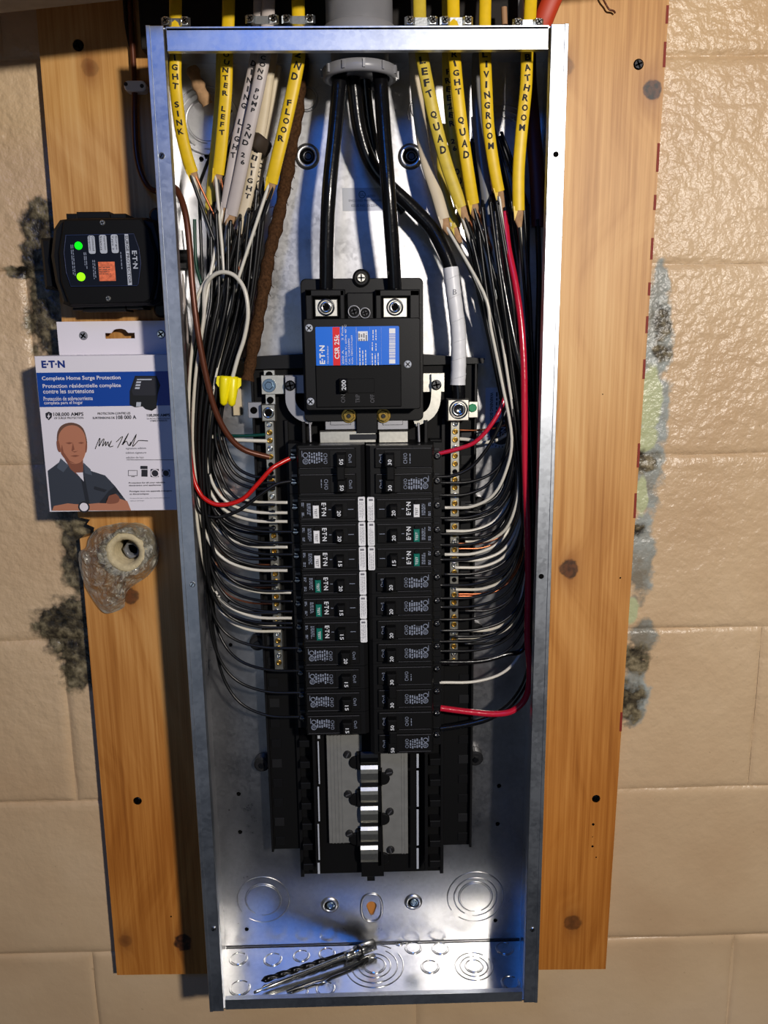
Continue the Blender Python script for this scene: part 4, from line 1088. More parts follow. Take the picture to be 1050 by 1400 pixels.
cable('yellow cable handwritten LEFT QUAD', 'yellow_faded', [(573, -25, .045), (574, 30, .038), (576, 70, .032), (585, 120, .030), (597, 175, .032), (612, 230, .038), (631, 283, .044)], .0060, .0028,
      [('white', 614, 726, YT, .25, .064, 90), ('black', 612, 711, YT, .35, .056, 85), ('copper', 628, 743, .062, .5, .066, 70)], R_, [('LEFT', .33, .52), ('QUAD', .56, .76)])
cable('yellow cable handwritten FREEZER behind the right quad cable', 'yellow_faded', [(611, -25, .06), (612, 30, .058), (612, 90, .056), (614, 140, .056), (620, 200, .056), (628, 255, .056), (640, 312, .056)], .0052, .0028,
      [('white', 612, 758, YT, .3, .068, 85), ('black', 612, 785, YT, .55, .060, 80), ('copper', 628, 750, .062, .3, .072, 70)], R_, [('FREEZER', .34, .58), ('26', .62, .68), ('OUT', .74, .86)])
cable('dull yellow cable lowest behind the left quad cable', 'yellow_faded', [(606, 170, .072), (604, 220, .070), (608, 265, .066), (622, 312, .062)], .0050, .0028,
      [('white', 626, 766, .056, .45, .070, 80), ('copper', 628, 815, .062, .45, .07, 75)], R_, None)
cable('bright yellow cable handwritten RIGHT QUAD', 'yellow_jacket', [(619, -25, .042), (620, 30, .036), (621, 70, .030), (625, 120, .028), (632, 180, .030), (640, 235, .034), (647, 279, .040)], .0058, .0028,
      [('white', 626, 776, .056, .5, .066, 85), ('black', 606, 818, YT, .45, .044, 85), ('copper', 628, 812, .062, .6, .066, 70)], R_, [('RIGHT', .32, .52), ('QUAD', .60, .80)])
cable('grey translucent cable between right quad and livingroom', 'gray_jacket', [(654, 60, .07), (652, 120, .068), (656, 190, .062), (663, 250, .056), (670, 310, .052)], .0054, .0028,
      [('white', 627, 806, .056, .5, .054, 80), ('black', 605, 847, YT, .6, .05, 80)], R_, None, paper=False)
cable('yellow cable handwritten LIVINGROOM', 'yellow_jacket', [(664, -25, .045), (663, 30, .040), (663, 70, .036), (665, 120, .034), (668, 175, .036), (675, 225, .040), (682, 262, .044)], .0056, .0028,
      [('black', 605, 877, YT, .7, .046, 80), ('white', 630, 872, .056, .65, .05, 70), ('copper', 628, 862, .062, .6, .062, 70)], R_, [('LIVINGROOM', .33, .80)])
cable('yellow cable at far right handwritten BATHROOM', 'yellow_jacket', [(727, -25, .045), (724, 30, .038), (721, 70, .034), (719, 120, .034), (713, 180, .034), (709, 235, .036), (709, 288, .038)], .0058, .0028,
      [('black', 605, 905, YT, .9, .050, 70), ('white', 605, 933, YT, .85, .056, 75)], R_, [('BATHROOM', .32, .66)])
lab = 'black wire in the right bundle running down behind the labelled cables'
for k, (st, s, yd, ut, vt, kd) in enumerate([((650, 295, .050), .3, .05, 606, 660, 'black'), ((662, 300, .058), .42, .062, 640, 700, 'black'), ((676, 290, .045), .55, .044, 640, 790, 'black'), ((684, 290, .05), .62, .052, 640, 835, 'black'),
        ((694, 280, .06), .78, .066, 625, 870, 'black'), ((700, 285, .07), .88, .074, 640, 880, 'black'), ((640, 310, .062), .15, .066, 635, 735, 'black'), ((717, 296, .04), .97, .044, 606, 890, 'black'), ((634, 300, .055), .08, .06, 640, 690, 'black'),
        ((668, 300, .07), .48, .074, 635, 800, 'black'), ((652, 292, .042), .22, .042, 606, 745, 'black'), ((660, 292, .040), .36, .038, 606, 765, 'black'), ((671, 285, .040), .50, .036, 606, 800, 'black'), ((646, 298, .046), .28, .050, 606, 730, 'black'), ((680, 285, .040), .66, .036, 606, 830, 'black'), ((640, 305, .05), .18, .046, 606, 708, 'black'), ((722, 290, .055), .95, .06, 606, 862, 'black')]):
    spare(R_, lab, st, s, yd, ut, vt, kd)
lab = 'white wire glinting among the black wires of the right bundle'
for st, s, yd, ut, vt in [((655, 298, .048), .35, .040, 640, 740), ((690, 288, .06), .7, .06, 640, 862)]:
    spare(R_, lab, st, s, yd, ut, vt, 'white')
def wire(name, label, pts, r, m, cat='wire', part='insulation', seg=10):
    root = thing(name, P(*pts[0]), label, cat); MB().tube(wirepath(pts, 7), r, seg=seg).build(part, m, root); return root
# heavy range cable
rc = thing('dark_red_cable', P(735, 60, .07), 'dark red jacketed cable along the right wall, with thick crimson and black conductors', 'cable')
MB().tube(wirepath([(722, 60, .072), (723, 110, .072), (728, 170, .070), (734, 240, .066), (737, 310, .062)], 7), .0075, .005, 12).build('jacket', 'dark_red_jacket', rc)
MB().tube(wirepath([(690, 290, .055), (694, 335, .048), (704, 385, .040), (712, 440, .034), (716, 500, .030), (717, 560, .028), (718, 640, .028), (721, 720, .030), (722, 800, .034), (721, 870, .036), (724, 925, .036), (718, 955, .038), (700, 972, .040), (675, 976, .042), (640, 973, .044), (602, 968, .046)], 8), .0034, seg=12).build('crimson_conductor', 'crimson_wire', rc, label='thick crimson conductor')
MB().tube(wirepath([(676, 290, .044), (682, 350, .040), (692, 410, .036), (706, 480, .032), (722, 545, .034), (727, 640, .040), (729, 760, .046), (727, 860, .048), (722, 920, .048), (702, 958, .046), (672, 980, .046), (640, 990, .046), (602, 996, .046)], 8), .0034, seg=12).build('black_conductor', 'black_cable', rc)
MB().tube(wirepath([(735, 300, .060), (737, 380, .058), (735, 480, .056), (734, 600, .056), (732, 720, .060), (729, 830, .060), (716, 885, .054), (690, 895, .050), (655, 904, .047), (603, 905, .046)], 8), .0028, seg=10).build('black_conductor', 'black_cable', rc)
single('red_cable_jacket', MB().tube(wirepath([(772, -40, .06), (756, -5, .066), (744, 24, .07), (738, 45, .074)], 6), .0095, .005, 12), 'orange_red', 'orange red cable jacket entering above the top right corner', 'cable')
dk = thing('dark_red_cable', P(662, 140, .075), 'short dark red jacket between the grey and livingroom cables', 'cable')
MB().tube(wirepath([(662, 150, .078), (668, 210, .074), (676, 290, .068)], 6), .0055, .003, 10).build('jacket', 'dark_red_jacket', dk)
wire('red_wire', 'thin crimson wire curving into the top right double breaker', [(692, 470, .055), (693, 520, .050), (688, 550, .045), (672, 580, .042), (650, 604, .042), (625, 614, .044), (600, 620, .046)], .0022, 'crimson_wire')
wire('black_wire', 'thin black wire below the crimson one entering the top right double breaker', [(697, 480, .055), (696, 540, .050), (686, 575, .046), (668, 610, .046), (645, 638, .046), (620, 650, .046), (598, 652, .046)], .0018, 'black_wire')
wire('white_wire', 'white wire crossing the round seal on the right label', [(703, 560, .07), (700, 585, .07), (683, 600, .072), (660, 605, .068), (640, 601, .064), (626, 600, .06)], .0018, 'white_wire')
wire('copper_wire', 'thin copper wire lying across the pale blue label', [(708, 560, .075), (700, 575, .075), (682, 584, .078), (655, 588, .068), (627, 588, .062)], .0010, 'copper')
# singles on the left
wire('red_wire', 'bright red wire looping up into the top left double breaker', [(250, 470, .05), (254, 560, .045), (262, 640, .040), (272, 672, .038), (288, 687, .036), (308, 690, .036), (332, 682, .036), (352, 662, .036), (370, 642, .038), (384, 633, .042), (396, 627, .045)], .0023, 'red_wire')
wire('black_wire', 'black wire looping below the bright red wire', [(262, 560, .05), (264, 640, .045), (270, 692, .042), (284, 705, .040), (304, 706, .038), (330, 696, .038), (355, 677, .040), (378, 662, .043), (398, 658, .045)], .0018, 'black_wire')
wire('white_wire', 'white wire curving into the top of the left terminal bar', [(259, 470, .06), (258, 540, .055), (262, 574, .052), (280, 593, .052), (305, 600, .054), (335, 602, .056), (366, 603, .059)], .0019, 'white_wire')
wire('green_wire', 'dark green wire reaching the top of the left terminal bar', [(266, 300, .06), (268, 360, .056), (276, 395, .054), (275, 440, .056), (264, 500, .058), (259, 560, .056), (268, 584, .056), (295, 594, .060), (330, 596, .060), (366, 594, .060)], .0017, 'green_wire')
gw = wire('ground_wire', 'thick brown ground wire from beside the box down to the left bar', [(176, -30, .094), (179, 30, .094), (182, 80, .094), (184, 115, .093), (184, 160, .093), (186, 205, .09), (192, 235, .088), (203, 256, .085), (216, 262, .080)], .0028, 'brown_wire')
MB().tube(wirepath([(216, 262, .080), (232, 255, .06), (243, 262, .045), (253, 290, .036), (259, 335, .032), (263, 390, .030), (270, 450, .030), (281, 510, .034), (294, 560, .040), (312, 595, .046), (334, 615, .052), (368, 625, .059)], 8), .0030, seg=12).build('inner_run', 'brown_wire', gw)
wp = thing('pigtail_wire', P(262, 560, .05), 'white looped pigtail ending in a yellow wire nut', 'wire')
MB().tube(wirepath([(268, 600, .05), (270, 540, .05), (276, 470, .047), (279, 430, .045), (280, 395, .042), (290, 378, .036), (305, 372, .032), (322, 378, .030), (335, 398, .028), (339, 430, .028), (334, 462, .030), (325, 490, .032), (318, 516, .034)], 8), .0020, seg=10).build('white_insulation', 'white_wire', wp)
for (u, v, s) in [(308, 529, 0), (319, 530, 1)]:
    q = P(u, v-15, .033+.004*s); ax = (P(u-2, v+18, .034)-q).normalized()
    mb = MB(); mb.lathe(q, [(.0, 0), (.0048, 0), (.0056, .003), (.0053, .012), (.0044, .020), (.0036, .0265), (.0018, .0285), (0, .029)], ax, 20)
    wn = mb.build('wire_nut', 'wirenut', wp)
    for sg in (-1, 1):
        sd = ax.cross(Vector((0, 1, 0))).normalized()*sg; c = q+sd*.005
        mb = MB(); vs = [c+ax*.0005, c+sd*.0028+ax*.001, c+sd*.0032+ax*.008, c+ax*.012]
        o_ = Vector((0, .0014, 0)); mb.add([v_-o_ for v_ in vs]+[v_+o_ for v_ in vs], [(0, 1, 2, 3), (4, 5, 6, 7), (0, 1, 5, 4), (1, 2, 6, 5), (2, 3, 7, 6), (3, 0, 4, 7)])
        mb.build('wing', 'wirenut', wp, wn)
# white sleeve piece and dark fitting near the left wall
wire('white_cable_stub', 'short white cable length against the left side wall', [(244, 375, .082), (248, 420, .082), (252, 470, .080), (255, 500, .078)], .0050, 'white_jacket', 'cable', 'jacket')
mb = MB(); q = P(249, 352, .07); mb.disc((q.x-.004, .07, q.z), .0075, .014, 16, .002, (1, 0, 0)); mb.box(q.x-.006, q.x+.006, .062, .08, q.z-.012, q.z-.005, .001)
single('cable_connector', mb, 'black_plastic', 'black plastic cable connector in the left side wall', 'connector')
single('paper_tag', MB().pbox(317, 530, 331, 568, .09, .0925, .0006), 'cream_jacket', 'small cream tag behind the yellow wire nut', 'tag')
#==TOPFITTINGS==
for (u, v, y, wd, lab) in [(240, 29, .036, .026, 'metal cable clamp at the top left corner of the box'), (358, 26, .044, .030, 'metal cable clamp gripping the two white cables'), (408, 26, .042, .030, 'metal cable clamp gripping the second floor cable'),
                      (576, 28, .042, .030, 'metal cable clamp just right of the conduit'), (624, 28, .042, .030, 'metal cable clamp gripping right quad and freezer cables'), (722, 31, .042, .028, 'metal cable clamp at the top right corner of the box')]:
    q = P(u, v, y-.010); z_0 = q.z-.0045; cl = thing('cable_clamp', (q.x, y, .0), lab, 'clamp', 'metal cable clamps on top of the box')
    MB().lathe((q.x, y+.004, .0002), [(.0, 0), (.0115, 0), (.0115, .002), (.010, .0032), (.010, z_0), (0, z_0)], (0, 0, 1), 22).build('collar', 'galv_rim', cl)
    mb = MB(); w2 = wd/2
    pr = [(-w2, .001), (-w2+.002, -.0015), (-w2+.007, -.0020), (-w2+.0095, .0015), (w2-.0095, .0015), (w2-.007, -.0020), (w2-.002, -.0015), (w2, .001), (w2-.002, .004), (-w2+.002, .004)]
    mb.profx([(q.x+a_, y-.010+b_) for a_, b_ in pr], z_0+.001, z_0+.0075); mb.build('bar', 'galv_light', cl)
    for s in (-1, 1): full_screw(cl, None, (q.x+s*(w2-.0045), y-.0118, z_0+.0045), .0032, 'chrome', True, .6, .0014)
wire('bare_stub', 'short tan stub between the livingroom and bathroom cables above the box', [(689, 10, .05), (690, 34, .05)], .0028, 'tan_wood', 'stub', 'stub')
cable1('outer_grey_cable', [(712, -20, .055), (712, 32, .055)], .0028, 'pvc_light', 'thin pale grey cable left of the bathroom cable above the box')
cable1('outer_grey_cable', [(566, -20, .062), (567, 32, .062)], .0032, 'cream_jacket', 'thin pale cable beside the conduit above the box')
cable1('outer_dark_cable', [(169, -30, .092), (173, 30, .094), (179, 64, .096)], .0022, 'black_wire', 'thin dark cable along the backboard beside the brown ground wire')
clp = thing('cable_clip', P(185, 125, YB), 'white two-hole plastic clip holding the ground wire to the backboard', 'clip')
a = P(168, 109, .086); b = P(199, 124, .086)
sh = rrect(a.x, b.x, b.z, a.z, .004, 3)
MB().prism(sh, .088, YB-.0002, .001).build('saddle', 'clip_white', clp)
for (u, v) in [(172, 115), (194, 117.5)]:
    q = P(u, v, .088); MB().disc(q, .0019, .0003, 12).build('screw_hole', 'dark_metal', clp)
wire('twig_wire', 'thin dark twisted wire end at the top edge of the right backboard', [(815, -30, .09), (824, -3, .092), (829, 7, .094), (833, 13, .094), (839, 15, .095), (841, 18, .096)], .0009, 'brown_wire', 'wire', 'wire')
#==LEFTTHINGS==
# ---------------------------------------------------------------- surge protector
sg = thing('surge_protector', P(145, 420, YB), 'black surge protector module with two green lights on the backboard left of the box', 'surge protector')
yf = .052
def pp(u, v, y=yf): q = P(u, v, y); return (q.x, q.z)
MB().prism([pp(72, 312), pp(80, 300), pp(96, 298), (pp(200, 297)), pp(214, 301), pp(222, 330), pp(224, 380), pp(218, 412), pp(208, 417), pp(96, 420), pp(84, 415), pp(74, 385), pp(68, 350)], yf, YB-.001, .004).build('case', 'black_plastic', sg)
mb = MB()
for (u0, v0, u1, v1) in [(90, 292, 106, 300), (104, 289.5, 150, 299), (150, 292, 172, 299), (98, 418, 118, 424), (112, 418, 172, 426), (172, 417, 196, 423)]:
    MB().pbox(u0, v0, u1, v1, .066, .095, .001).build('heat_rib', 'black_plastic', sg)
MB().pbox(54, 325, 76, 395, .072, YB+.012, .003).build('side_housing', 'black_plastic', sg)
mb = MB()
for (u, v) in [(213, 294), (219, 424)]:
    q = P(u, v, .085); MB().disc((q.x, YB-.001, q.z), .0075, .012, 20, .002).build('mounting_ear', 'black_raised', sg)
bz_ = MB().prism([pp(86, 300, .046), pp(192, 298, .046), pp(204, 312, .046), pp(214, 345, .046), pp(213, 385, .046), pp(207, 410, .046), pp(200, 414, .046), pp(94, 417, .046), pp(82, 385, .046), pp(79, 345, .046)], .046, yf+.001, .002).build('bezel', 'black_matte', sg)
MB().prism([pp(89, 321, .0455), pp(183, 319, .0455), pp(190, 340, .0455), pp(193, 360, .0455), pp(189, 388, .0455), pp(187, 391, .0455), pp(97, 392, .0455), pp(90, 372, .0455), pp(87, 345, .0455)], .0445, .0462, .0003).build('face_label', 'navy_panel', sg)
ol = [P(90, 321.5, .0443), P(183, 319.8, .0443), P(190, 340, .0443), P(192.5, 360, .0443), P(189, 388, .0443), P(187, 390.5, .0443), P(97, 391.5, .0443), P(90.5, 372, .0443), P(87.5, 345, .0443), P(90, 321.5, .0443)]
MB().tube(ol, .00022, seg=4).build('label_outline', 'navy_line', sg)
yy = .0441
fl = bpy.data.objects[-1] if False else None
mb = MB(); mb.disc(P(107.5, 336, .0447), .0036, .0015, 18, .0005); mb.build('status_light', 'led_green', sg, label='green status light')
mb = MB(); mb.disc(P(111, 378.5, .0447), .0040, .0015, 18, .0005); mb.build('status_light', 'led_lime', sg, label='yellow-green status light')
for (u0, v0, u1, v1, s) in [(119.5, 322, 131, 347, 'Connected Equipment'), (135, 321, 147, 346.5, 'Suppression Status'), (151, 320.5, 162.5, 346, 'Surge Type 2')]:
    a = P(u0, v0, yy); b = P(u1, v1, yy)
    o = MB().prism(rrect(a.x, b.x, b.z, a.z, .0018, 3), yy, .0446, .0001).build('name_tag', 'label_grey', sg)
    mb = MB(); c = (P(u0, v0, yy-.0003)+P(u1, v1, yy-.0003))/2
    for k, wd_ in enumerate(s.split(' ', 1)): text(mb, wd_, c+Vector((.0016-.0034*k, 0, .001)), length=.013, height=.0020, d='cw')
    mb.build('tag_print', 'carton_ink', sg, o)
mb = MB(); mb.prism([pp(170, 320, yy), pp(175, 320, yy), pp(180.5, 389.5, yy), pp(175, 390, yy)], yy, .0446); wb = mb.build('title_strip', 'label_grey', sg)
dv = (P(178, 390, yy)-P(172.5, 320, yy)).normalized(); up = Vector((-dv.z, 0, dv.x))
if up.x < 0: up = -up
mb = MB(); text(mb, 'SURGE PROTECTOR', (P(175.3, 355, yy-.0003)), length=.044, height=.0026, dirs=(dv, up), bold=.01); mb.build('title_print', 'carton_ink', sg, wb)
mb = MB(); text(mb, 'E·T·N', P(184.5, 355, yy-.0001), length=.0165, height=.0045, dirs=(dv, up), bold=.025)
mb.build('brand_mark', 'label_grey', sg)
mb = MB()
for (u, v, l_, n_) in [(166, 358, .018, 1), (100, 357, .030, 2), (117, 357, .016, 2), (129, 369, .018, 2)]:
    fine_lines(mb, P(u, v, yy), l_, .0016*n_, n_, 'cw', fill=.5)
mb.build('fine_print', 'grey_print', sg)
mb = MB(); mb.pbox(134, 358, 158.5, 384, yy, .0446); os_ = mb.build('orange_sticker', 'sticker_orange', sg)
mb = MB(); fine_lines(mb, P(143, 370, yy-.0002), .012, .008, 4, 'h', fill=.4); mb.build('sticker_print', 'skin_shade', sg, os_)
for (u, v) in [(140, 304.5), (148, 408)]:
    full_screw(sg, None, P(u, v, .0462), .0026, 'lug_metal', True, .3, .001)
# ---------------------------------------------------------------- product carton
yc = .045
ca = thing('product_carton', P(150, 700, YB), 'white and blue surge protection carton with a printed man, hanging left of the box', 'carton')
xl, xr = -.3215, -.1865; ztop = P(50, 487, yc).z; zbot = P(68, 700, yc).z
MB().box(xl, xr, yc, YB-.002, zbot, ztop, .0004).build('carton_body', 'carton', ca)
xt0, xt1 = P(77, 440, .085).x, P(232, 440, .085).x; ztt = P(77, 440, .085).z; zt0 = ztop-.002
# hang tab with a real slot
tabp = []; NP = 40
qs = P(164, 459, .085)
def slot_pt(a):
    x = math.cos(a); z = math.sin(a); xx = .0150*max(-1, min(1, x*1.25)); zz = .0028*max(-1, min(1, z*2.2))
    if z > .55 and abs(x) < .45: zz = .0028+.0042*math.sqrt(max(0, 1-(x/.45)**2))
    return (qs.x+xx, qs.z+zz)
inn = [slot_pt(k*2*math.pi/NP) for k in range(NP)]
out = []
for k in range(NP):
    a = k*2*math.pi/NP; x, z = math.cos(a), math.sin(a); m_ = max(abs(x), abs(z)); out.append((qs.x+x/m_*.022, qs.z+z/m_*.0105))
mb = MB(); ring_hole(out, inn, .085, .0865, mb)
x0, x1, z0, z1 = qs.x-.022, qs.x+.022, qs.z-.0105, qs.z+.0105
for (a0, a1, b0, b1) in [(xt0, x0, zt0, ztt), (x1, xt1, zt0, ztt), (x0, x1, zt0, z0), (x0, x1, z1, ztt)]:
    mb.add([(a0, .085, b0), (a1, .085, b0), (a1, .085, b1), (a0, .085, b1)], [(0, 1, 2, 3)])
    mb.add([(a0, .0865, b0), (a1, .0865, b0), (a1, .0865, b1), (a0, .0865, b1)], [(0, 1, 2, 3)])
tabo = mb.build('hang_tab', 'carton', ca)
full_screw(ca, tabo, P(114, 459, .085), .0045, 'grey_strap', True, .9, .0012); full_screw(ca, tabo, P(220, 457, .085), .0045, 'chrome', True, .6, .0015)
yp = yc-.0003
def cp(u, v, k=0): return P(u, v, yp-k*.00012)
def polyp(name, pts, m, k=0, smooth=False, parent=None):
    if smooth:
        vp = [cp(u, v, k) for u, v in pts]; n = len(vp); out = []
        for i in range(n):
            p0, p1, p2, p3 = vp[i-1], vp[i], vp[(i+1) % n], vp[(i+2) % n]
            for j in range(4):
                t_ = j/4; out.append(.5*((2*p1)+(p2-p0)*t_+(2*p0-5*p1+4*p2-p3)*t_*t_+(3*p1-p0-3*p2+p3)*t_**3))
        return MB().flat(out).build(name, m, ca, parent)
    return MB().flat([cp(u, v, k) for u, v in pts]).build(name, m, ca, parent)
sc = 220/1050.  # carton crop scale
def k2(x, y): return (40+x*sc, 430+y*sc)
zt_, zb_ = cp(*k2(60, 380)).z, cp(*k2(85, 604)).z
band = MB().box(xl+.0006, xr-.0002, yp, yp+.0002, zb_, zt_).build('blue_band', 'carton_blue', ca)
mb = MB()
def tl(s, x0, y0, x1, hgt, bold=0, m_=None):
    a = cp(*k2(x0, y0), 3); b = cp(*k2(x1, y0), 3); text(m_ or mb, s, (a+b)/2, length=(b-a).length, height=hgt, bold=bold)
tl('Complete Home Surge Protection', 82, 417, 596, .0050, .02); tl('Protection résidentielle complète', 88, 468, 598, .0050, .015); tl('contre les surtensions', 90, 500, 422, .0044, .015)
tl('Protección de sobrecorriente', 93, 548, 414, .0040, .01); tl('completa para el hogar', 97, 578, 350, .0040, .01)
mb.build('band_lettering', 'carton', ca, band)
mb = MB(); tl('E·T·N', 80, 324, 232, .0070, .04); mb.build('brand_mark', 'eaton_blue', ca)
mb = MB(); tl('108,000 AMPS', 158, 652, 354, .0042, .015); tl('OF SURGE PROTECTION', 162, 675, 354, .0020); tl('PROTECTION CONTRE LES', 446, 645, 660, .0022, .01); tl('SURTENSIONS DE', 414, 674, 558, .0022, .01)
tl('108 000 A', 568, 670, 698, .0038, .015); tl('108,000 AMPS', 768, 658, 918, .0032, .015); tl('DE PROTECCIÓN CONTRA', 768, 678, 918, .0015); tl('SOBRECORRIENTE', 790, 693, 900, .0015)
for (x0, y0, x1, s) in [(650, 1098, 886, 'Protection for all your valuable'), (650, 1115, 860, 'electronics and appliances'), (655, 1153, 930, 'Protégez tous vos appareils ménagers'), (655, 1172, 780, 'et électroniques')]:
    tl(s, x0, y0, x1, .0019, .012)
a = cp(*k2(105, 636)); 
mb.add([cp(*k2(x, y)) for x, y in [(105, 645), (127, 634), (149, 645), (147, 672), (127, 690), (108, 672)]], [(0, 1, 2, 3, 4, 5)])
# appliance icons
def irect(x0, y0, x1, y1, m_): m_.add([cp(*k2(x, y)) for x, y in [(x0, y0), (x1, y0), (x1, y1), (x0, y1)]], [(0, 1, 2, 3)])
for r_ in [(645, 1016, 706, 1019), (645, 1050, 706, 1053), (645, 1016, 648, 1053), (703, 1016, 706, 1053), (665, 1056, 688, 1060), (725, 988, 772, 1008), (732, 1012, 772, 1058), (792, 1008, 845, 1060), (866, 1012, 918, 1058), (635, 947, 960, 950)]: irect(*r_, mb)
mb.build('lettering', 'carton_ink', ca)
mb = MB(); mb.torus(cp(*k2(820, 1037), 2), .0038, .0006, n=20, m=4); mb.torus(cp(*k2(892, 1036), 2), .0035, .0006, n=20, m=4)
mb.add([cp(*k2(x, y), 2) for x, y in [(130, 642), (117, 668), (126, 668), (122, 684), (138, 660), (128, 660)]], [(0, 1, 2, 3, 4, 5)])
mb.build('icon_lines', 'carton', ca)
mb = MB(); tl('signature edition', 630, 874, 762, .0026); tl('édition signature', 630, 903, 764, .0026); tl('edición de lujo', 632, 934, 748, .0026); tl('Protección para todos los electrodomésticos', 658, 1198, 915, .0012); tl('valiosos del hogar', 658, 1216, 752, .0012)
mb.build('small_lettering', 'carton_grey', ca)
# scrawled signature
mb = MB()
for stroke in [[(430, 878), (455, 815), (462, 812), (455, 860), (478, 818), (488, 815), (478, 860), (500, 828), (498, 858), (515, 830), (518, 858), (538, 822), (522, 862), (548, 858)],
               [(568, 832), (610, 795), (580, 862), (575, 868)], [(612, 850), (648, 775), (606, 850), (634, 826), (650, 856), (664, 830), (658, 856), (700, 780), (674, 860), (700, 836), (718, 822), (775, 825)]]:
    mb.tube(spline([cp(*k2(x, y), 3) for x, y in stroke], 4), .00035, .0001, 4)
mb.build('signature', 'ink', ca)
# printed portrait
pt = polyp('portrait', [k2(x, y) for x, y in [(120, 1020), (200, 960), (260, 985), (350, 975), (400, 1020), (495, 1050), (560, 1120), (640, 1225), (655, 1278), (145, 1280)]], 'shirt_print', 1)
polyp('printed_arm', [k2(x, y) for x, y in [(160, 1250), (250, 1232), (330, 1240), (400, 1235), (500, 1225), (560, 1175), (585, 1200), (640, 1218), (664, 1278), (150, 1280)]], 'skin_print', 3, parent=pt)
polyp('printed_hand', [k2(x, y) for x, y in [(500, 1228), (520, 1185), (560, 1170), (588, 1195), (580, 1225), (540, 1235)]], 'skin_shade', 4, True, parent=pt)
polyp('printed_sleeve', [k2(x, y) for x, y in [(455, 1230), (520, 1150), (560, 1120), (612, 1198), (575, 1165), (520, 1182), (500, 1232)]], 'shirt_dark', 4, parent=pt)
polyp('printed_neck', [k2(x, y) for x, y in [(225, 930), (350, 930), (352, 1020), (330, 1060), (270, 1010)]], 'skin_shade', 2, parent=pt)
polyp('printed_undershirt', [k2(x, y) for x, y in [(305, 1032), (350, 1030), (356, 1090)]], 'carton', 3, parent=pt)
polyp('printed_collar', [k2(x, y) for x, y in [(205, 938), (180, 1000), (222, 1030), (258, 985)]], 'shirt_light', 3, parent=pt)
polyp('printed_collar', [k2(x, y) for x, y in [(352, 965), (400, 1010), (410, 1050), (362, 1035)]], 'shirt_light', 3, parent=pt)
polyp('printed_placket', [k2(x, y) for x, y in [(335, 1060), (362, 1060), (395, 1235), (370, 1238)]], 'shirt_dark', 2, parent=pt)
polyp('printed_pocket', [k2(x, y) for x, y in [(425, 1120), (510, 1145), (490, 1160), (420, 1140)]], 'shirt_dark', 2, parent=pt)
polyp('printed_hair', [k2(x, y) for x, y in [(185, 860), (182, 780), (210, 725), (275, 705), (340, 730), (370, 790), (372, 860), (300, 800), (205, 810)]], 'hair_print', 3, True, parent=pt)
fc = polyp('printed_face', [k2(x, y) for x, y in [(190, 830), (200, 770), (245, 728), (310, 728), (358, 775), (372, 850), (368, 900), (345, 955), (300, 975), (255, 960), (210, 910)]], 'skin_print', 4, True, parent=pt)
polyp('printed_ear', [k2(x, y) for x, y in [(178, 830), (192, 825), (205, 890), (192, 895), (182, 870)]], 'skin_shade', 5, True, parent=pt)
polyp('printed_ear', [k2(x, y) for x, y in [(370, 840), (378, 850), (374, 895), (366, 895)]], 'skin_shade', 5, True, parent=pt)
mb = MB()
for q_ in [[(236, 838), (262, 832), (285, 838), (262, 846)], [(318, 838), (338, 831), (358, 836), (340, 845)], [(285, 838), (296, 880), (280, 892), (276, 886)], [(280, 893), (312, 893), (318, 886), (296, 900)], [(268, 922), (300, 916), (330, 920), (300, 930)]]:
    mb.add([cp(*k2(x, y), 6) for x, y in q_], [(0, 1, 2, 3)])
mb.build('printed_features', 'skin_shade', ca, pt)
polyp('printed_shade', [k2(x, y) for x, y in [(206, 880), (214, 850), (225, 900), (265, 955), (300, 972), (255, 962), (212, 915)]], 'skin_shade', 5, parent=pt)
mb = MB(); mb.disc(cp(*k2(357, 1256), 5), .0058, .0001, 20); mb.build('printed_watch', 'carton_ink', ca, pt)
mb = MB(); mb.disc(cp(*k2(357, 1256), 7), .0043, .0001, 20); mb.build('watch_dial', 'carton', ca, pt)
# printed picture of the module
pm = polyp('printed_module', [k2(x, y) for x, y in [(655, 500), (690, 400), (830, 400), (855, 460), (838, 520), (830, 610), (800, 628), (760, 618), (740, 600), (690, 605), (655, 590)]], 'black_raised', 2)
polyp('module_top', [k2(x, y) for x, y in [(668, 500), (698, 410), (822, 410), (838, 470), (825, 528), (680, 528)]], 'carton_ink', 3, parent=pm)
mb = MB()
for q_ in [(700, 436, 730, 448), (696, 455, 726, 467), (692, 474, 722, 486), (705, 420, 800, 428), (700, 572, 730, 600)]:
    x0, y0, x1, y1 = q_; mb.add([cp(*k2(x, y), 5) for x, y in [(x0, y0), (x1, y0), (x1-3, y1), (x0-3, y1)]], [(0, 1, 2, 3)])
mb.build('module_tags', 'label_grey', ca, pm)
# ---------------------------------------------------------------- bagged pipe end
bp = thing('pipe_end', P(172, 757, YB), 'tan insulated pipe end poking out of the backboard below the carton', 'pipe')
c = P(172, 755, .060)
MB().lathe((c.x, YB, c.z), [(.0230, 0), (.0225, .030), (.0222, .038), (.0195, .0415), (.0160, .0415), (.0130, .038), (.0125, .01), (.0125, .002)], n=44, jitter=.02).build('foam_ring', 'foam_ring', bp)
MB().disc((c.x, YB, c.z), .0124, .003, 20).build('bore', 'hole', bp)
MB().lathe((c.x+.002, YB-.004, c.z-.002), [(.011, 0), (.0100, .018), (.007, .022), (.006, .01)], n=14, jitter=.12).build('crumpled_liner', 'gray_jacket', bp)
bag = []
rb = random.Random(9)
outl = [(217, 748), (216, 768), (204, 786), (190, 796), (176, 806), (170, 818), (170, 830), (152, 838), (140, 836), (126, 818), (114, 795), (108, 772), (108, 755), (118, 748), (122, 735), (134, 722), (152, 717), (172, 714), (196, 718), (208, 725)]
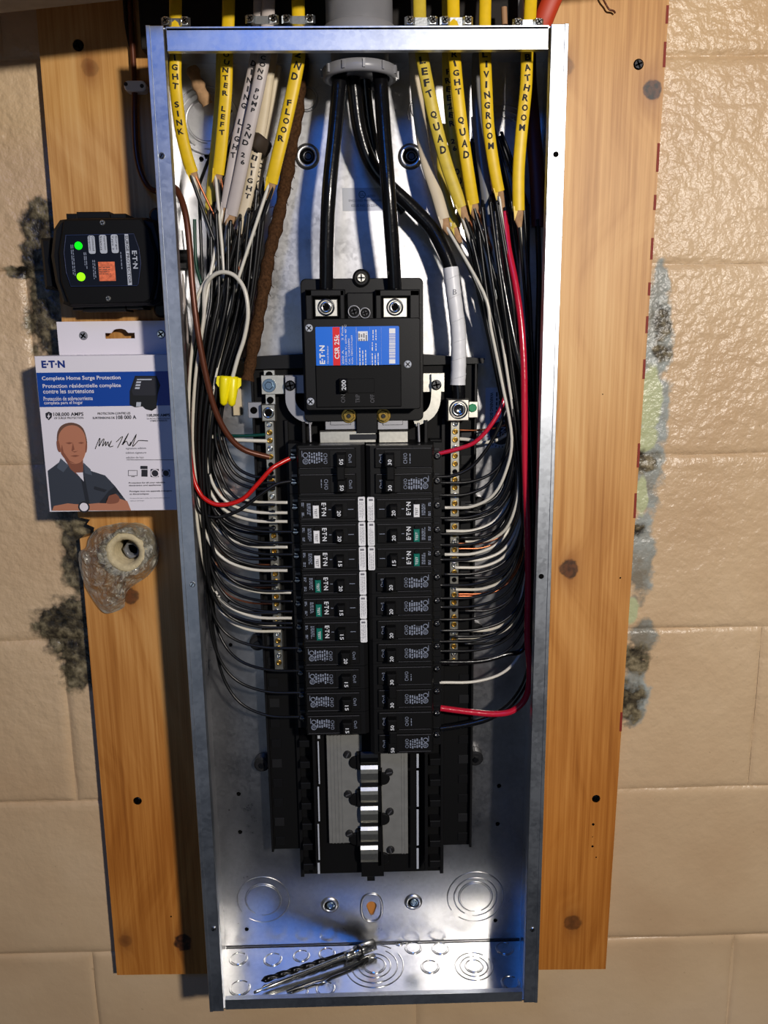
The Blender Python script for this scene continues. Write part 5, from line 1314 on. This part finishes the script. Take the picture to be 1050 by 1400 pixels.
def smooth_closed(pts, st=6):
    vp = [Vector((u, v, 0)) for u, v in pts]; n = len(vp); o = []
    for i in range(n):
        p0, p1, p2, p3 = vp[i-1], vp[i], vp[(i+1) % n], vp[(i+2) % n]
        for j in range(st):
            t_ = j/st; o.append(.5*((2*p1)+(p2-p0)*t_+(2*p0-5*p1+4*p2-p3)*t_*t_+(3*p1-p0-3*p2+p3)*t_**3))
    return o
ol = smooth_closed(outl)
n = len(ol); rings = 20; vs = []; fs = []
from mathutils import noise as mn
for r_ in range(rings):
    f = r_/(rings-1)
    for k in range(n):
        o_ = ol[k]; dirx, dirz = o_.x-172, o_.y-755; Ld = math.hypot(dirx, dirz); ux, uz = dirx/Ld, dirz/Ld
        rad = 26+(Ld-26)*f
        depth = .058+(.094-.058)*(f**1.6)-.010*math.sin(math.pi*min(1, f*1.1))
        pv = Vector((172+ux*rad, 755+uz*rad, 0))
        nv = (abs(mn.noise(pv*.07))-.18)*.030+(abs(mn.noise(pv*.17+Vector((5, 2, 1))))-.15)*.014
        q = P(172+ux*rad, 755+uz*rad, min(.098, max(.045, depth+nv*(math.sin(math.pi*min(1, f*.9+.1))))))
        vs.append(q)
for r_ in range(rings-1):
    fs += [(r_*n+k, r_*n+(k+1) % n, (r_+1)*n+(k+1) % n, (r_+1)*n+k) for k in range(n)]
pb = MB().add(vs, fs, False)
single('plastic_bag', pb, 'plastic_film', 'crumpled clear plastic bag wrapped around the tan pipe end', 'bag')
# ---------------------------------------------------------------- tools on the floor of the box
zf = ZB
def flr(u, v, h): return PZ(u, v, zf+h)
db = thing('drill_bit', flr(345, 1357, 0), 'long dark twist drill bit on the box floor behind the chrome shaft', 'drill bit')
a = flr(357, 1341, .0052); b = flr(497, 1296, .0052); ax = (b-a).normalized(); Lb = (b-a).length
t1_ = ax.orthogonal().normalized(); t2_ = ax.cross(t1_); vs = []; fs = []; NS, NT = 90, 12
for i in range(NS+1):
    f = i/NS; ph = f*26 if f < .62 else .62*26; r0 = .0036 if f < .62 else .0030
    if f < .03: r0 *= f/.03*.8+.2
    for j in range(NT):
        a_ = j*2*math.pi/NT; rr0 = r0*(1-(.34 if f < .62 else 0)*(.5+.5*math.cos(2*a_))**2)
        vs.append(a+ax*Lb*f+t1_*math.cos(a_+ph)*rr0+t2_*math.sin(a_+ph)*rr0)
for i in range(NS): fs += [(i*NT+j, i*NT+(j+1) % NT, (i+1)*NT+(j+1) % NT, (i+1)*NT+j) for j in range(NT)]
MB().add(vs, fs, True).build('flutes', 'dark_steel', db)
cs = thing('chrome_shaft', flr(350, 1359, 0), 'chrome extension shaft leaning across the box floor with a thick socket end', 'tool')
a = flr(347, 1357, .004); b = flr(512, 1291, .010); ax = (b-a).normalized(); Lb = (b-a).length
MB().lathe(a, [(0, 0), (.0016, 0), (.0020, .004), (.0014, .010), (.0025, .012), (.0030, Lb*.18), (.0028, Lb*.34), (.0024, Lb*.36), (.0024, Lb*.76)], ax, 18).build('shaft', 'chrome', cs)
MB().lathe(a+ax*Lb*.74, [(.0, 0), (.0042, 0), (.005, .003), (.005, Lb*.07), (.0045, Lb*.08), (.0064, Lb*.09), (.0066, Lb*.26), (.005, Lb*.262), (.0045, Lb*.2)], ax, 24).build('socket', 'chrome', cs)
MB().lathe(a+ax*Lb*.74, [(.0056, Lb*.10), (.0069, Lb*.11), (.0069, Lb*.14), (.0056, Lb*.15)], ax, 24).build('socket_ring', 'dark_metal', cs)
MB().tube([flr(392, 1356, .0025), flr(430, 1342, .0025), flr(440, 1340, .0035), flr(452, 1333, .0025), flr(480, 1322, .0025), flr(503, 1310, .0025)], .0017, seg=10).build('side_rod', 'dark_metal', cs)
